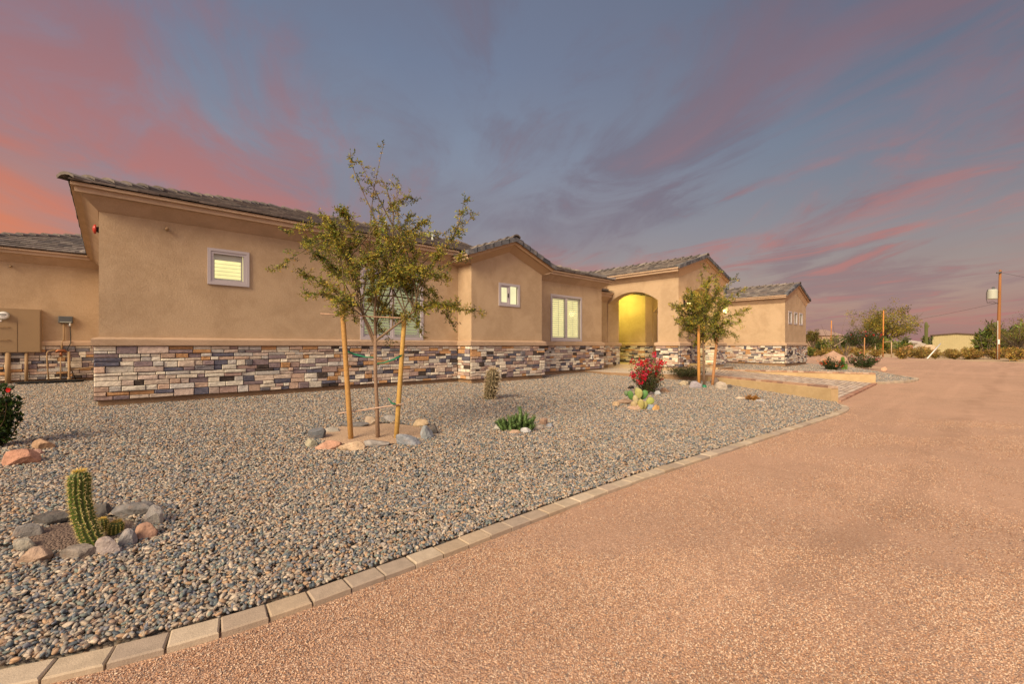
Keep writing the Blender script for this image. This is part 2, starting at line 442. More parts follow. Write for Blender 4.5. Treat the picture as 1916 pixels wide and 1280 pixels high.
BED1 = [(-14, 9)]+[(p.x, p.y) for p in curb1[::4]]+[(14.75, 2.8), (16.75, 7.05), (15.7, 9), (15.4, 10.6), (15.7, 12.0), (15.7, 12.6), (8, 12.6), (.2, 12.6), (.2, 21.6), (-14, 21.6)]
tri_sheet('gravel_bed_soil', BED1, lambda x, y: gz(x, y)-.018, M['gravelbase'], .5)
curb2 = catmull([(23.15, 3.0), (24.3, 2.45), (25.8, 2.1), (27.2, 2.08), (27.9, 2.35), (29.3, 2.95), (31.5, 3.8), (34, 5.0), (36.3, 6.9), (37.9, 10)])
BED2 = [(p.x, p.y) for p in curb2[::4]]+[(38.5, 12.8), (30, 12.8), (21.6, 9.3), (21.4, 8.6)]
def bed2z(x, y): return max(gz(x, y), -.34)+.012+.02*fbm(x, y, .9)
tri_sheet('gravel_bed_soil', BED2, bed2z, M['gravelbase'], .5)

# walkway: sloping paver field from driveway up to the porch
def paver_field(name, quad, n_u, n_v, rng):
    """quad: p00 (near-left), p10 (near-right), p11 (far-right), p01 (far-left)"""
    mb = MB(); p00, p10, p11, p01 = [Vector(p) for p in quad]
    def P(a, b): return (p00*(1-a)+p10*a)*(1-b)+(p01*(1-a)+p11*a)*b
    for j in range(n_v):
        off = .5 if j % 2 else 0
        for i in range(-1, n_u+1):
            a0 = max(0, (i+off)/n_u); a1 = min(1, (i+1+off)/n_u)
            if a1-a0 < .003: continue
            b0, b1 = j/n_v, (j+1)/n_v; g = .0012; gb = .0025
            q = [P(a0+g, b0+gb), P(a1-g, b0+gb), P(a1-g, b1-gb), P(a0+g, b1-gb)]
            c = rng.choice([(.42,.34,.28), (.50,.42,.36), (.36,.29,.25), (.46,.35,.28), (.55,.46,.39)])
            dz = Vector((0,0,rng.uniform(0, .003)))
            lo = [p-Vector((0,0,.04)) for p in q]
            mb.mesh([*lo, *[p+dz for p in q]], [(4,5,6,7),(0,1,5,4),(1,2,6,5),(2,3,7,6),(3,0,4,7)], c)
    return mb
rng = random.Random(11)
wk = paver_field('w', [(15.0, 2.86, -.325), (22.95, 3.1, -.325), (21.15, 8.55, .085), (17.0, 7.1, .085)], 24, 36, rng)
# brick nosing along the driveway edge
for i in range(38):
    a = i/38; x0 = 15.0+(8.0)*a; x1 = 15.0+8.0*(i+1)/38-.008
    wk.obox((x0, 2.70+.24*a, -.40), (x1-x0, .006, 0), (0, .15, 0), (0, 0, .078), .006, rng.choice([(.33,.17,.12), (.42,.26,.19), (.28,.16,.12)]))
tag(wk.build('walkway_pavers', M['paver']), kind='structure')
LAND = [(15.75, 12.3), (15.4, 10.6), (15.8, 9), (16.95, 7.05), (21.2, 8.5), (21.5, 9.0), (24.3, 9.0), (24.3, 13.4), (17, 13.4)]
mb = MB()
for (xa, ya), (xb, yb) in zip(LAND[:7], LAND[1:7]): mb.face([(xa, ya, -.35), (xb, yb, -.35), (xb, yb, .08), (xa, ya, .08)])
tag(mb.build('landing_edge', M['foot']), kind='structure')
tri_sheet('entry_landing', LAND, lambda x, y: .08, flat('brushed concrete', (.47,.40,.33), .85, .2, nscale=3, namt=.12, bscale=60, bstr=.3), .8)

# ------------------------------------------------------------------ gravel (stuff)
def stone_variant(name, seed, m, sub=2, flatz=.55):
    import bmesh
    bm = bmesh.new(); bmesh.ops.create_icosphere(bm, subdivisions=sub, radius=.5)
    r = random.Random(seed); sx, sy = r.uniform(.95, 1.45), r.uniform(.5, .85); sz = flatz*r.uniform(.7, 1.3)
    planes = [Vector((r.gauss(0,1), r.gauss(0,1), r.gauss(0,1))).normalized() for _ in range(7)]
    for v in bm.verts:
        for pl in planes:
            d = v.co.dot(pl)-.36
            if d > 0: v.co -= pl*d*.85
        v.co = Vector((v.co.x*sx, v.co.y*sy, v.co.z*sz))
    me = bpy.data.meshes.new(name); bm.to_mesh(me); bm.free(); me.materials.append(m)
    for p in me.polygons: p.use_smooth = sub > 1
    return me
def scatter_stuff(name, pts, scales, variants, seed):
    """one stuff object: points with geometry-node instances of the stone meshes"""
    n = len(pts); rs = np.random.RandomState(seed)
    me = bpy.data.meshes.new(name); me.vertices.add(n); me.vertices.foreach_set('co', np.asarray(pts, dtype=np.float32).ravel())
    rot = np.zeros((n, 3), dtype=np.float32); rot[:, 2] = rs.rand(n)*6.283; rot[:, 0] = rs.randn(n)*.42; rot[:, 1] = rs.randn(n)*.42
    a = me.attributes.new('rot', 'FLOAT_VECTOR', 'POINT'); a.data.foreach_set('vector', rot.ravel())
    a = me.attributes.new('scl', 'FLOAT', 'POINT'); a.data.foreach_set('value', np.asarray(scales, dtype=np.float32))
    o = bpy.data.objects.new(name, me); COL.objects.link(o)
    src = bpy.data.collections.new(name+'_sources')
    for k, vm in enumerate(variants):
        src.objects.link(bpy.data.objects.new(name+'_source', vm))
    ng = bpy.data.node_groups.new(name+'_scatter', 'GeometryNodeTree')
    ng.interface.new_socket('Geometry', in_out='INPUT', socket_type='NodeSocketGeometry')
    ng.interface.new_socket('Geometry', in_out='OUTPUT', socket_type='NodeSocketGeometry')
    N, L = ng.nodes, ng.links
    gi = N.new('NodeGroupInput'); go = N.new('NodeGroupOutput')
    iop = N.new('GeometryNodeInstanceOnPoints'); iop.inputs['Pick Instance'].default_value = True
    ci = N.new('GeometryNodeCollectionInfo'); ci.inputs['Collection'].default_value = src; ci.inputs['Separate Children'].default_value = True
    ra = N.new('GeometryNodeInputNamedAttribute'); ra.data_type = 'FLOAT_VECTOR'; ra.inputs[0].default_value = 'rot'
    sa = N.new('GeometryNodeInputNamedAttribute'); sa.data_type = 'FLOAT'; sa.inputs[0].default_value = 'scl'
    e2r = N.new('FunctionNodeEulerToRotation')
    L.new(gi.outputs[0], iop.inputs['Points']); L.new(ci.outputs[0], iop.inputs['Instance'])
    L.new(ra.outputs['Attribute'], e2r.inputs[0]); L.new(e2r.outputs[0], iop.inputs['Rotation'])
    L.new(sa.outputs['Attribute'], iop.inputs['Scale']); L.new(iop.outputs[0], go.inputs[0])
    md = o.modifiers.new('scatter', 'NODES'); md.node_group = ng
    return tag(o, kind='stuff')
def rand_stone_mat(name, palette, rough=.8, fine=60):
    m, g, bs = mat(name, rough, .3)
    oi = g.node('ShaderNodeObjectInfo'); n = len(palette)
    c = g.ramp(oi.outputs['Random'], [(i/n, q) for i, q in enumerate(palette)], 'CONSTANT')
    p = objco(g); nn = g.noise(p, 2.5, 4, .6)
    c = g.mix(1, c, g.ramp(nn, [(.3, (.60,.62,.64)), (.7, (1.3,1.24,1.16))]), 'MULTIPLY')
    g.l.new(c, bs.inputs['Base Color'])
    return m
GPAL = [(.33,.30,.25), (.17,.19,.19), (.44,.36,.27), (.10,.125,.145), (.40,.27,.17), (.22,.26,.23), (.55,.46,.35), (.22,.18,.15), (.16,.19,.21),
        (.42,.37,.32), (.46,.31,.19), (.29,.25,.20), (.38,.35,.29), (.21,.22,.25), (.58,.49,.38), (.34,.24,.18)]
GPAL = [(a*.84, b*.86, c*.93) for a, b, c in GPAL]
M['gstone'] = rand_stone_mat('gravel stone', GPAL)
M['dgchip'] = rand_stone_mat('granite chip', [(.48,.295,.195), (.62,.42,.29), (.30,.17,.11), (.68,.52,.40), (.20,.16,.15), (.55,.37,.27), (.42,.24,.15), (.60,.50,.41)])
def scatter_points(poly, dens, zf, seed, dmin=0, dmax=1e9, holes=(), umax=1.75):
    rs = np.random.RandomState(seed); xs = [p[0] for p in poly]; ys = [p[1] for p in poly]
    A = (max(xs)-min(xs))*(max(ys)-min(ys)); n = int(A*dens)
    X = rs.uniform(min(xs), max(xs), n); Y = rs.uniform(min(ys), max(ys), n)
    D = X*CX+Y*CY; Lt = X*CY-Y*CX
    k = (D > max(dmin, .9)) & (D < dmax) & (np.abs(Lt) < D*umax+.4); X, Y = X[k], Y[k]
    # point in polygon, vectorised
    ins = np.zeros(len(X), bool); m = len(poly)
    for i in range(m):
        x1, y1 = poly[i]; x2, y2 = poly[(i+1) % m]
        if y1 == y2: continue
        c = ((y1 > Y) != (y2 > Y)) & (X < (x2-x1)*(Y-y1)/(y2-y1)+x1); ins ^= c
    X, Y = X[ins], Y[ins]
    for (hx, hy, hr) in holes:
        k = np.hypot(X-hx, Y-hy) > hr; X, Y = X[k], Y[k]
    Z = np.array([zf(a, b) for a, b in zip(X, Y)])
    return np.stack([X, Y, Z], 1)
HOLES = []          # planter rings: no gravel inside
def ring_hole(u, v, r): x, y, z, d = ground_at(u, v); HOLES.append((x, y, r)); return x, y, z, d
T1 = ring_hole(700, 812, .80); C1 = ring_hole(150, 998, .33)

def make_gravel():
    var = [stone_variant('gravel_stone', 100+i, M['gstone'], 2 if i < 7 else 1) for i in range(9)]
    rs = np.random.RandomState(5)
    allp, alls = [], []
    for lo, hi, dens, s0, s1 in ((.9, 5.0, 3600, .020, .042), (5.0, 9.5, 2400, .022, .044), (9.5, 24, 1250, .028, .050)):
        p = scatter_points(BED1, dens, lambda x, y: gz(x, y), 40+int(lo), lo, hi, HOLES)
        s = rs.uniform(0, 1, len(p))**1.6*(s1-s0)+s0
        p[:, 2] += s*.12+rs.rand(len(p))*.016-.018*(p[:, 1] > 10.5)
        allp.append(p); alls.append(s)
    p = np.concatenate(allp); s = np.concatenate(alls)
    # keep stones off the edging
    cx = np.array([q.x for q in curb1]); cy = np.array([q.y for q in curb1])
    yb = np.interp(p[:, 0], cx[np.argsort(cx)], cy[np.argsort(cx)])
    k = (p[:, 1] > yb+.078+.2*s) | (p[:, 0] > 14.2); p, s = p[k], s[k]
    o = scatter_stuff('gravel', p, s, var, 9); print('gravel', len(p))
    p = scatter_points(BED2, 420, bed2z, 77, 15, 60, ())
    s = rs.uniform(.04, .075, len(p)); p[:, 2] += .012
    o = scatter_stuff('gravel', p, s, var, 10)
    # decomposed granite chips on the near driveway
    var2 = [stone_variant('granite_chip', 300+i, M['dgchip'], 1, .7) for i in range(6)]
    lo_curb = lambda x: np.interp(x, cx[np.argsort(cx)], cy[np.argsort(cx)])
    P = []; S = []
    for lo, hi, dens, s0, s1 in ((.9, 3.4, 14000, .005, .012), (3.4, 11, 2200, .006, .014)):
        q = scatter_points([(-3, -9), (12, -9), (14, 2.2), (-3, 4.2)], dens, lambda x, y: -.378, 60+int(lo), lo, hi, ())
        q = q[q[:, 1] < lo_curb(q[:, 0])-.1]
        nz = np.array([1.5*fbm(a, b, .9)+.6*fbm(a, b, 3.5) for a, b in q[:, :2]])
        q = q[nz+rs.rand(len(q))*.9 > .12+.7*np.clip((q[:, 0]*CX+q[:, 1]*CY-4.5)/6.5, 0, 1)]
        P.append(q); S.append(rs.rand(len(q))**2*(s1-s0)+s0)
    q = np.concatenate(P); s = np.concatenate(S); q[:, 2] += s*.15; print('chips', len(q))
    scatter_stuff('granite_chips', q, s, var2, 12)
make_gravel()

# ------------------------------------------------------------------ edging pavers (each a thing)
def edging(path, top, label, group, seed):
    rng = random.Random(seed); L = [0]
    for a, b in zip(path, path[1:]): L.append(L[-1]+(b-a).length)
    def pt(s):
        s = max(0, min(L[-1], s))
        for i in range(len(L)-1):
            if s <= L[i+1]+1e-9: return path[i].lerp(path[i+1], (s-L[i])/max(1e-9, L[i+1]-L[i]))
    s = 0
    while s < L[-1]-.1:
        a = pt(s+.004); b = pt(s+.225)
        d = (b-a); ln = d.length; d.normalize(); n = Vector((-d.y, d.x)); w = .152
        j = rng.uniform(-.004, .004); zz = top+rng.uniform(-.004, .004)
        mid = (a+b)/2
        mb = MB(); c = rng.choice([(.44,.36,.27), (.40,.32,.25), (.47,.39,.30), (.42,.33,.24), (.38,.31,.25)]); k = rng.uniform(.9, 1.08); c = tuple(q*k for q in c)
        o3 = Vector((a.x-n.x*(w/2+j), a.y-n.y*(w/2+j), zz-.09))
        mb.obox(o3, (d.x*ln, d.y*ln, rng.uniform(-.002, .002)), (n.x*w, n.y*w, rng.uniform(-.003, .003)), (0, 0, .09), .008, c)
        o = mb.build('edging_paver', M['paver'], loc=(mid.x, mid.y, zz-.09)); tag(o, label, 'paver', group); s += .229
edging(curb1, -.342, 'tan concrete paver laid end to end between the grey gravel bed and the driveway', 'pavers edging the large gravel bed', 3)
edging([p for p in curb2 if p.x < 36], -.285, 'tan concrete paver curving round the far gravel bed beyond the walkway', 'pavers edging the far gravel bed', 4)

# ------------------------------------------------------------------ house
house = thing('house', 'single storey tan stucco house with stone wainscot and grey tile roof', 'house', (8, 12, 0))
STONE_PAL = [((.80,.72,.60), 7), ((.64,.53,.44), 5), ((.58,.42,.33), 4), ((.56,.32,.16), 3), ((.27,.21,.225), 4), ((.12,.12,.165), 3), ((.075,.06,.055), 2),
             ((.58,.55,.52), 4), ((.38,.27,.24), 3), ((.57,.46,.40), 3), ((.20,.19,.21), 2), ((.72,.67,.58), 4)]
SP = [c for c, w in STONE_PAL for _ in range(w)]
def veneer(p0, p1, n, z0, z1, seed, zcap=True):
    """ledge stone on a wall line p0->p1 with outward normal n"""
    rng = random.Random(seed); mb = MB()
    p0 = Vector(p0); p1 = Vector(p1); e = (p1-p0); Lw = e.length; e.normalize(); n = Vector(n)
    def stone(s0, s1, a, b):
        g = .0055; dep = rng.uniform(.058, .092)
        o = Vector((p0.x+e.x*(s0+g)+n.x*.03, p0.y+e.y*(s0+g)+n.y*.03, a+g))
        k = rng.uniform(.85, 1.12); c = tuple(min(.86, q*k) for q in rng.choice(SP))
        ex = Vector((e.x, e.y, 0))*(s1-s0-2*g); ez = Vector((0, 0, b-a-2*g)); nn = Vector((n.x, n.y, 0))*(dep-.03)
        # front face with irregular chamfer and slightly rotated plane
        ch = min(.010, (b-a)*.16)
        v = [o, o+ex, o+ex+ez, o+ez]
        ins = [rng.uniform(.5, 1.6)*ch for _ in range(8)]
        ux = Vector((e.x, e.y, 0)); uz = Vector((0,0,1)); tl = [rng.uniform(-.007, .007) for _ in range(4)]
        nrm = Vector((n.x, n.y, 0))
        mid = [p+nn*.8 for p in v]
        fr = [v[0]+nn+ux*ins[0]+uz*ins[1]+nrm*tl[0], v[1]+nn-ux*ins[2]+uz*ins[3]+nrm*tl[1], v[2]+nn-ux*ins[4]-uz*ins[5]+nrm*tl[2], v[3]+nn+ux*ins[6]-uz*ins[7]+nrm*tl[3]]
        fs = [(0,1,5,4),(1,2,6,5),(2,3,7,6),(3,0,4,7),(4,5,9,8),(5,6,10,9),(6,7,11,10),(7,4,8,11),(8,9,10,11)]
        if e.x*n.y-e.y*n.x > 0: fs = [tuple(reversed(f)) for f in fs]
        mb.mesh(v+mid+fr, fs, c)
    def split(s0, s1, a, b, lo, hi):
        s = s0
        while s < s1-1e-6:
            w = rng.uniform(lo, hi)
            if s1-s-w < lo*.8: w = s1-s
            stone(s, s+w, a, b); s += w
    z = z0
    while z < z1-1e-6:
        bh = rng.choice([.13, .16, .19, .22])
        if z1-z-bh < .08: bh = z1-z
        s = 0
        while s < Lw-1e-6:
            w = rng.uniform(.30, .85)
            if Lw-s-w < .18: w = Lw-s
            r = rng.random()
            if r < .14 and bh < .18: split(s, s+w, z, z+bh, .20, .46)
            else:
                c = z+bh*rng.choice([.38, .5, .5, .60])
                split(s, s+w, z, c, .14, .44); split(s, s+w, c, z+bh, .14, .44)
            s += w
        z += bh
    # joint backing
    a = p0+n*.036; b = p1+n*.036
    q = [(a.x, a.y, z0), (b.x, b.y, z0), (b.x, b.y, z1), (a.x, a.y, z1)]
    mb.face(q, (1,1,1), 1)
    mb.face([(p0.x, p0.y, z0), (p1.x, p1.y, z0), (b.x, b.y, z0), (a.x, a.y, z0)], (1,1,1), 1)
    return mb.build('stone_wainscot', [M['stone'], M['mortar']], house)
def wall_y(Y, x0, x1, z0, z1, holes=(), top=None, depth=.14):
    """front-facing wall at y=Y with rectangular holes (x0,x1,z0,z1) and optional gable top (xc, zpeak)"""
    mb = MB()
    xs = sorted({x0, x1, *[h[0] for h in holes], *[h[1] for h in holes]}); zs = sorted({z0, z1, *[h[2] for h in holes], *[h[3] for h in holes]})
    for i in range(len(xs)-1):
        for j in range(len(zs)-1):
            cx, cz = (xs[i]+xs[i+1])/2, (zs[j]+zs[j+1])/2
            if any(h[0] < cx < h[1] and h[2] < cz < h[3] for h in holes): continue
            mb.face([(xs[i], Y, zs[j]), (xs[i+1], Y, zs[j]), (xs[i+1], Y, zs[j+1]), (xs[i], Y, zs[j+1])])
    for (a, b, c, d) in holes:
        mb.face([(a, Y, c), (a, Y, d), (a, Y+depth, d), (a, Y+depth, c)]); mb.face([(b, Y, c), (b, Y+depth, c), (b, Y+depth, d), (b, Y, d)])
        mb.face([(a, Y, c), (a, Y+depth, c), (b, Y+depth, c), (b, Y, c)]); mb.face([(a, Y, d), (b, Y, d), (b, Y+depth, d), (a, Y+depth, d)])
    if top: mb.face([(x0, Y, z1), (x1, Y, z1), (top[0], Y, top[1])])
    return mb.build('wall', M['stucco'], house)
def wall_x(X, y0, y1, z0, z1, right=False):
    mb = MB()
    q = [(X, y1, z0), (X, y0, z0), (X, y0, z1), (X, y1, z1)]
    if right: q.reverse()
    mb.face(q); return mb.build('wall', M['stucco'], house)
def strip(profile, corners, name, m, closed=False):
    """sweep a profile [(out, z)] along plan corners [(x, y, ox, oy)] where (ox,oy) is the outward mitre vector"""
    mb = MB(); n = len(corners)
    rng_ = range(n if closed else n-1)
    for i in rng_:
        a = corners[i]; b = corners[(i+1) % n]
        for (o0, z0), (o1, z1) in zip(profile, profile[1:]):
            mb.face([(a[0]+a[2]*o0, a[1]+a[3]*o0, z0), (b[0]+b[2]*o0, b[1]+b[3]*o0, z0), (b[0]+b[2]*o1, b[1]+b[3]*o1, z1), (a[0]+a[2]*o1, a[1]+a[3]*o1, z1)])
    if not closed:
        for cidx, c in ((0, corners[0]), (1, corners[-1])):
            pts = [(c[0]+c[2]*o, c[1]+c[3]*o, z) for o, z in profile]
            mb.face(pts if cidx else list(reversed(pts)))
    return mb.build(name, m, house)
FOOT = [(.012, -.4), (.012, .12)]
CAP = [(0, 1.195), (.105, 1.195), (.115, 1.21), (.115, 1.325), (.10, 1.345), (.02, 1.365), (0, 1.37)]
def cap(corners): strip(CAP, corners, 'wainscot_cap', M['trim'])
def eave_profile(zw, ze, oc=.26):
    return [(0, zw), (.015, zw), (oc-.05, ze-.19), (oc-.02, ze-.16), (oc, ze-.15), (.33, ze-.15), (.33, ze-.055), (.335, ze-.05), (.385, ze-.05), (.385, ze+.015), (0, ze+.015)]

# front walls
H0 = 3.86
W1 = (1.72, 2.36, 2.68, 3.32); W2 = (5.2, 7.16, 1.40, 3.38); W3 = (9.70, 10.62, 2.585, 3.31); W4 = (13.44, 15.43, 1.42, 3.32)
wall_y(11.85, -.14, 8.52, .05, H0, [W1, W2]); wall_x(-.14, 11.85, 20.95, .05, H0); wall_x(8.52, 11.12, 11.85, .05, H0)
wall_y(11.12, 8.52, 11.8, .05, 3.83, [W3], (10.16, 4.44)); wall_x(11.8, 11.12, 12.15, .05, 3.86, True)
wall_y(12.15, 11.8, 16.96, .05, H0, [W4]); wall_x(16.96, 12.15, 13.0, .05, H0, True)
wall_y(20.9, -4.05, -.14, .05, H0); wall_x(-4.05, 20.9, 29, .05, H0)
wall_y(12.97, 16.96, 19.62, .05, 4.6)
wall_y(12.5, 23.55, 30.6, .05, 4.0); wall_x(30.6, 8.3, 12.5, .05, H0)
# footings
def foot_y(Y, x0, x1): 
    mb = MB(); mb.box((x0, Y-.012, -.4), (x1, Y, .14)); mb.build('footing', M['foot'], house)
def foot_x(X, y0, y1):
    mb = MB(); mb.box((X-.012, y0, -.4), (X, y1, .14)); mb.build('footing', M['foot'], house)
foot_y(11.85, -.14, 8.508); foot_y(11.12, 8.508, 11.8); foot_x(8.52, 11.12, 11.838); foot_y(12.15, 11.8, 16.96); foot_y(20.9, -4.05, -.16); foot_x(-.14, 11.86, 20.88)
foot_y(8.3, 30.588, 35.24); foot_x(30.6, 8.3, 12.5); foot_y(12.97, 16.96, 19.62)
# wainscot stone; front panels run past the corner by the stone depth
d = .075
veneer((-.14-d, 11.85), (8.52-d, 11.85), (0, -1), .115, 1.195, 21)
veneer((-.14, 11.85+.001), (-.14, 20.82), (-1, 0), .10, 1.195, 22)
veneer((8.52-d, 11.12), (11.8+d, 11.12), (0, -1), .12, 1.195, 23)
veneer((8.52, 11.12+.001), (8.52, 11.85-d), (-1, 0), .12, 1.195, 24)
veneer((11.8, 12.15), (16.96+d, 12.15), (0, -1), .14, 1.195, 25)
veneer((-4.05, 20.9), (-.14-d, 20.9), (0, -1), .10, 1.195, 26)
veneer((17.0, 12.97), (19.62, 12.97), (0, -1), .24, 1.195, 27)
veneer((30.6-d, 8.3), (35.24+d, 8.3), (0, -1), .10, 1.195, 28)
veneer((30.6, 8.301), (30.6, 12.4), (-1, 0), .10, 1.195, 29)
veneer((23.7, 12.5), (30.5, 12.5), (0, -1), .10, 1.195, 30)
cap([(-.14, 20.9, -1, -1), (-.14, 11.85, -1, -1), (8.52, 11.85, -1, -1), (8.52, 11.12, -1, -1), (11.8, 11.12, 1, -1), (11.8, 12.15, 1, -1), (16.96, 12.15, 1, -1), (16.96, 12.97, 1, -1), (19.62, 12.97, 1, -1)])
cap([(-4.05, 20.9, -1, -1), (-.14, 20.9, -1, -1)])
cap([(30.6, 12.5, -1, -1), (30.6, 8.3, -1, -1), (35.24, 8.3, 1, -1), (35.24, 12.5, 1, -1)])
cap([(23.7, 12.5, 0, -1), (30.6, 12.5, -1, -1)])

# roof machinery -------------------------------------------------
TP = [(.17,.148,.14), (.205,.178,.165), (.145,.13,.128), (.225,.198,.18), (.18,.15,.14), (.255,.225,.205), (.13,.118,.12)]
def roof_plane(mb, O, e, plan_up, pitch, length_up, lo, hi, rng, ex=.36, tw=.33):
    """O eave start (tile underside), e unit eave direction (3d), plan_up unit horizontal direction up the slope"""
    O = Vector(O); e = Vector(e); pu = Vector(plan_up); c = 1/math.sqrt(1+pitch*pitch)
    up = (pu+Vector((0,0,pitch))).normalized(); n = e.cross(up)
    if n.z < 0: n = -n
    nc = int(math.ceil(length_up/(ex*c)))       # plan courses
    def P(s, t, h): return O+e*s+(pu+Vector((0,0,pitch)))*t+n*h
    for j in range(nc):
        t0 = j*ex*c; t1 = min(length_up, (j+1)*ex*c+.03)
        if t0 >= length_up: break
        off = (j % 2)*tw*.5+rng.uniform(-.02, .02)
        a0, b0, a1, b1 = lo(t0), hi(t0), lo(t1), hi(t1)
        if b0-a0 < .05: break
        s = a0-(tw-off if off else 0)
        while s < b0:
            s0, s1 = s+.003, s+tw-.003; s += tw
            q0a, q0b = max(s0, a0), min(s1, b0); q1a, q1b = max(s0, a1), min(s1, b1)
            if q0b-q0a < .01: continue
            if q1b < q1a: q1a = q1b = (max(a1, min(b1, (q0a+q0b)/2)))
            h0 = .070+rng.uniform(-.004, .007); h1 = .030; k = rng.uniform(.85, 1.15); col = tuple(q*k for q in rng.choice(TP))
            tj = t0+rng.uniform(-.006, .006)
            A, B, C_, D_ = P(q0a, tj, h0), P(q0b, tj, h0), P(q1b, t1, h1), P(q1a, t1, h1)
            A2, B2 = P(q0a, tj, h0-.036), P(q0b, tj, h0-.036); C2, D2 = P(q1b, t1, h1-.036), P(q1a, t1, h1-.036)
            mb.mesh([A, B, C_, D_, A2, B2, C2, D2], [(0,1,2,3), (4,5,1,0), (5,6,2,1), (7,4,0,3)], col)
    # deck
    mb.face([P(lo(0), 0, .004), P(hi(0), 0, .004), P(hi(length_up), length_up, .004), P(lo(length_up), length_up, .004)], (1,1,1), 1)
def cap_tiles(mb, A, B, rng, w=.165, th=.05, drop=.06, step=.40, both=True):
    """overlapping ridge/hip tiles from low end A to B"""
    A = Vector(A); B = Vector(B); d = B-A; L = d.length; d.normalize()
    side = Vector((d.y, -d.x, 0)).normalized(); up = side.cross(d)
    if up.z < 0: up = -up
    n = max(1, int(L/step))
    for i in range(n):
        a = A+d*(i*L/n-.05); b = A+d*((i+1)*L/n+.03); k = rng.uniform(.85, 1.15); c = tuple(q*k for q in rng.choice(TP))
        j = rng.uniform(-.008, .008); ha = .145+j; hb = .075+j
        wa = w; wb = w*.88
        pr = lambda p, h, ww: [p+side*ww+up*(h-drop), p+side*ww*.45+up*(h-.004), p+up*(h+.008), p-side*ww*.45+up*(h-.004), p-side*ww+up*(h-drop)]
        r0 = pr(a, ha, wa); r1 = pr(b, hb, wb); r2 = [q-up*th for q in r0]; r3 = [q-up*th for q in r1]
        vs = r0+r1+r2+r3; fs = []
        for k2 in range(4): fs += [(k2, k2+1, 5+k2+1, 5+k2), (k2+1, k2, 10+k2, 10+k2+1)]
        fs += [(0, 5, 15, 10), (9, 4, 14, 19), tuple([5+q for q in range(5)]+[15+q for q in range(4, -1, -1)])]
        mb.mesh(vs, fs, c)
def hip_roof(name, x0, x1, y0, y1, ze, pitch, left=True, right=True, seed=1, zw=H0, front=True):
    """rectangle of the eave line; left/right: hipped ends"""
    rng = random.Random(seed); mb = MB(); k = (y1-y0)/2; W = x1-x0
    lo = (lambda t: t) if left else (lambda t: 0.); hi = (lambda t: W-t) if right else (lambda t: W)
    roof_plane(mb, (x0, y0, ze), (1,0,0), (0,1,0), pitch, k, lo, hi, rng)
    roof_plane(mb, (x1, y1, ze), (-1,0,0), (0,-1,0), pitch, k, (lambda t: t) if right else (lambda t: 0.), (lambda t: W-t) if left else (lambda t: W), rng)
    D = y1-y0
    if left: roof_plane(mb, (x0, y1, ze), (0,-1,0), (1,0,0), pitch, k-.02, lambda t: t, lambda t: D-t, rng)
    if right: roof_plane(mb, (x1, y0, ze), (0,1,0), (-1,0,0), pitch, k-.02, lambda t: t, lambda t: D-t, rng)
    zr = ze+pitch*k; ra = x0+k if left else x0; rb = x1-k if right else x1
    if left:
        cap_tiles(mb, (x0, y0, ze), (x0+k, y0+k, zr), rng); cap_tiles(mb, (x0, y1, ze), (x0+k, y1-k, zr), rng)
    else: mb.face([(x0, y0, ze), (x0, y1, ze), (x0, (y0+y1)/2, zr)], (1,1,1), 1)
    if right:
        cap_tiles(mb, (x1, y0, ze), (x1-k, y0+k, zr), rng); cap_tiles(mb, (x1, y1, ze), (x1-k, y1-k, zr), rng)
    else: mb.face([(x1, y0, ze), (x1, y1, ze), (x1, (y0+y1)/2, zr)], (1,1,1), 1)
    cap_tiles(mb, (ra, y0+k, zr), (rb, y0+k, zr), rng)
    return mb.build(name, [M['tile'], M['under']], house)
def gable_roof(name, xc, w, yf, yb, ze, pitch, o, seed):
    """ridge along y; eaves at xc±(w+o); front verge at yf"""
    rng = random.Random(seed); mb = MB(); X0, X1 = xc-w-o, xc+w+o; k = w+o; D = yb-yf
    roof_plane(mb, (X0, yb, ze), (0,-1,0), (1,0,0), pitch, k, lambda t: 0., lambda t: D-.13, rng)
    roof_plane(mb, (X1, yf+.13, ze), (0,1,0), (-1,0,0), pitch, k, lambda t: 0., lambda t: D-.13, rng)
    zr = ze+pitch*k
    cap_tiles(mb, (xc, yf-.01, zr+.02), (xc, yb, zr+.02), rng)
    # verge tiles: L shaped, overlapping, from eave to ridge
    for sx, xe in ((1, X0), (-1, X1)):
        n = int(round(k/.33)); 
        for i in range(n):
            a = i/n; b = (i+1)/n+.012
            xa, xb = xe+sx*k*a, xe+sx*k*min(1, b); za, zb = ze+pitch*k*a, ze+pitch*k*min(1, b)
            t = .118+rng.uniform(-.004, .006); t2 = .085; q = rng.uniform(.7, 1.0); c = tuple(v*q*s for v, s in zip(rng.choice(TP), (.72, .85, 1.05)))
            y0, y1 = yf-.03, yf+.15
            v = [(xa, y0, za+t), (xb, y0, zb+t2), (xb, y1, zb+t2), (xa, y1, za+t), (xa, y0, za-.045), (xb, y0, zb-.065), (xa, y1, za+t-.04), (xb, y1, zb+t2-.04), (xa, y0+.04, za-.045), (xb, y0+.04, zb-.065)]
            fs = [(0,1,2,3), (4,5,1,0), (4,0,3,6,8), (4,8,9,5), (1,5,9,7,2)]
            if sx < 0: fs = [tuple(reversed(f)) for f in fs]
            mb.mesh(v, fs, c)
    mb.face([(X0, yb, ze), (xc, yb, zr), (X1, yb, ze)], (1,1,1), 1)
    return mb.build(name, [M['tile'], M['under']], house)
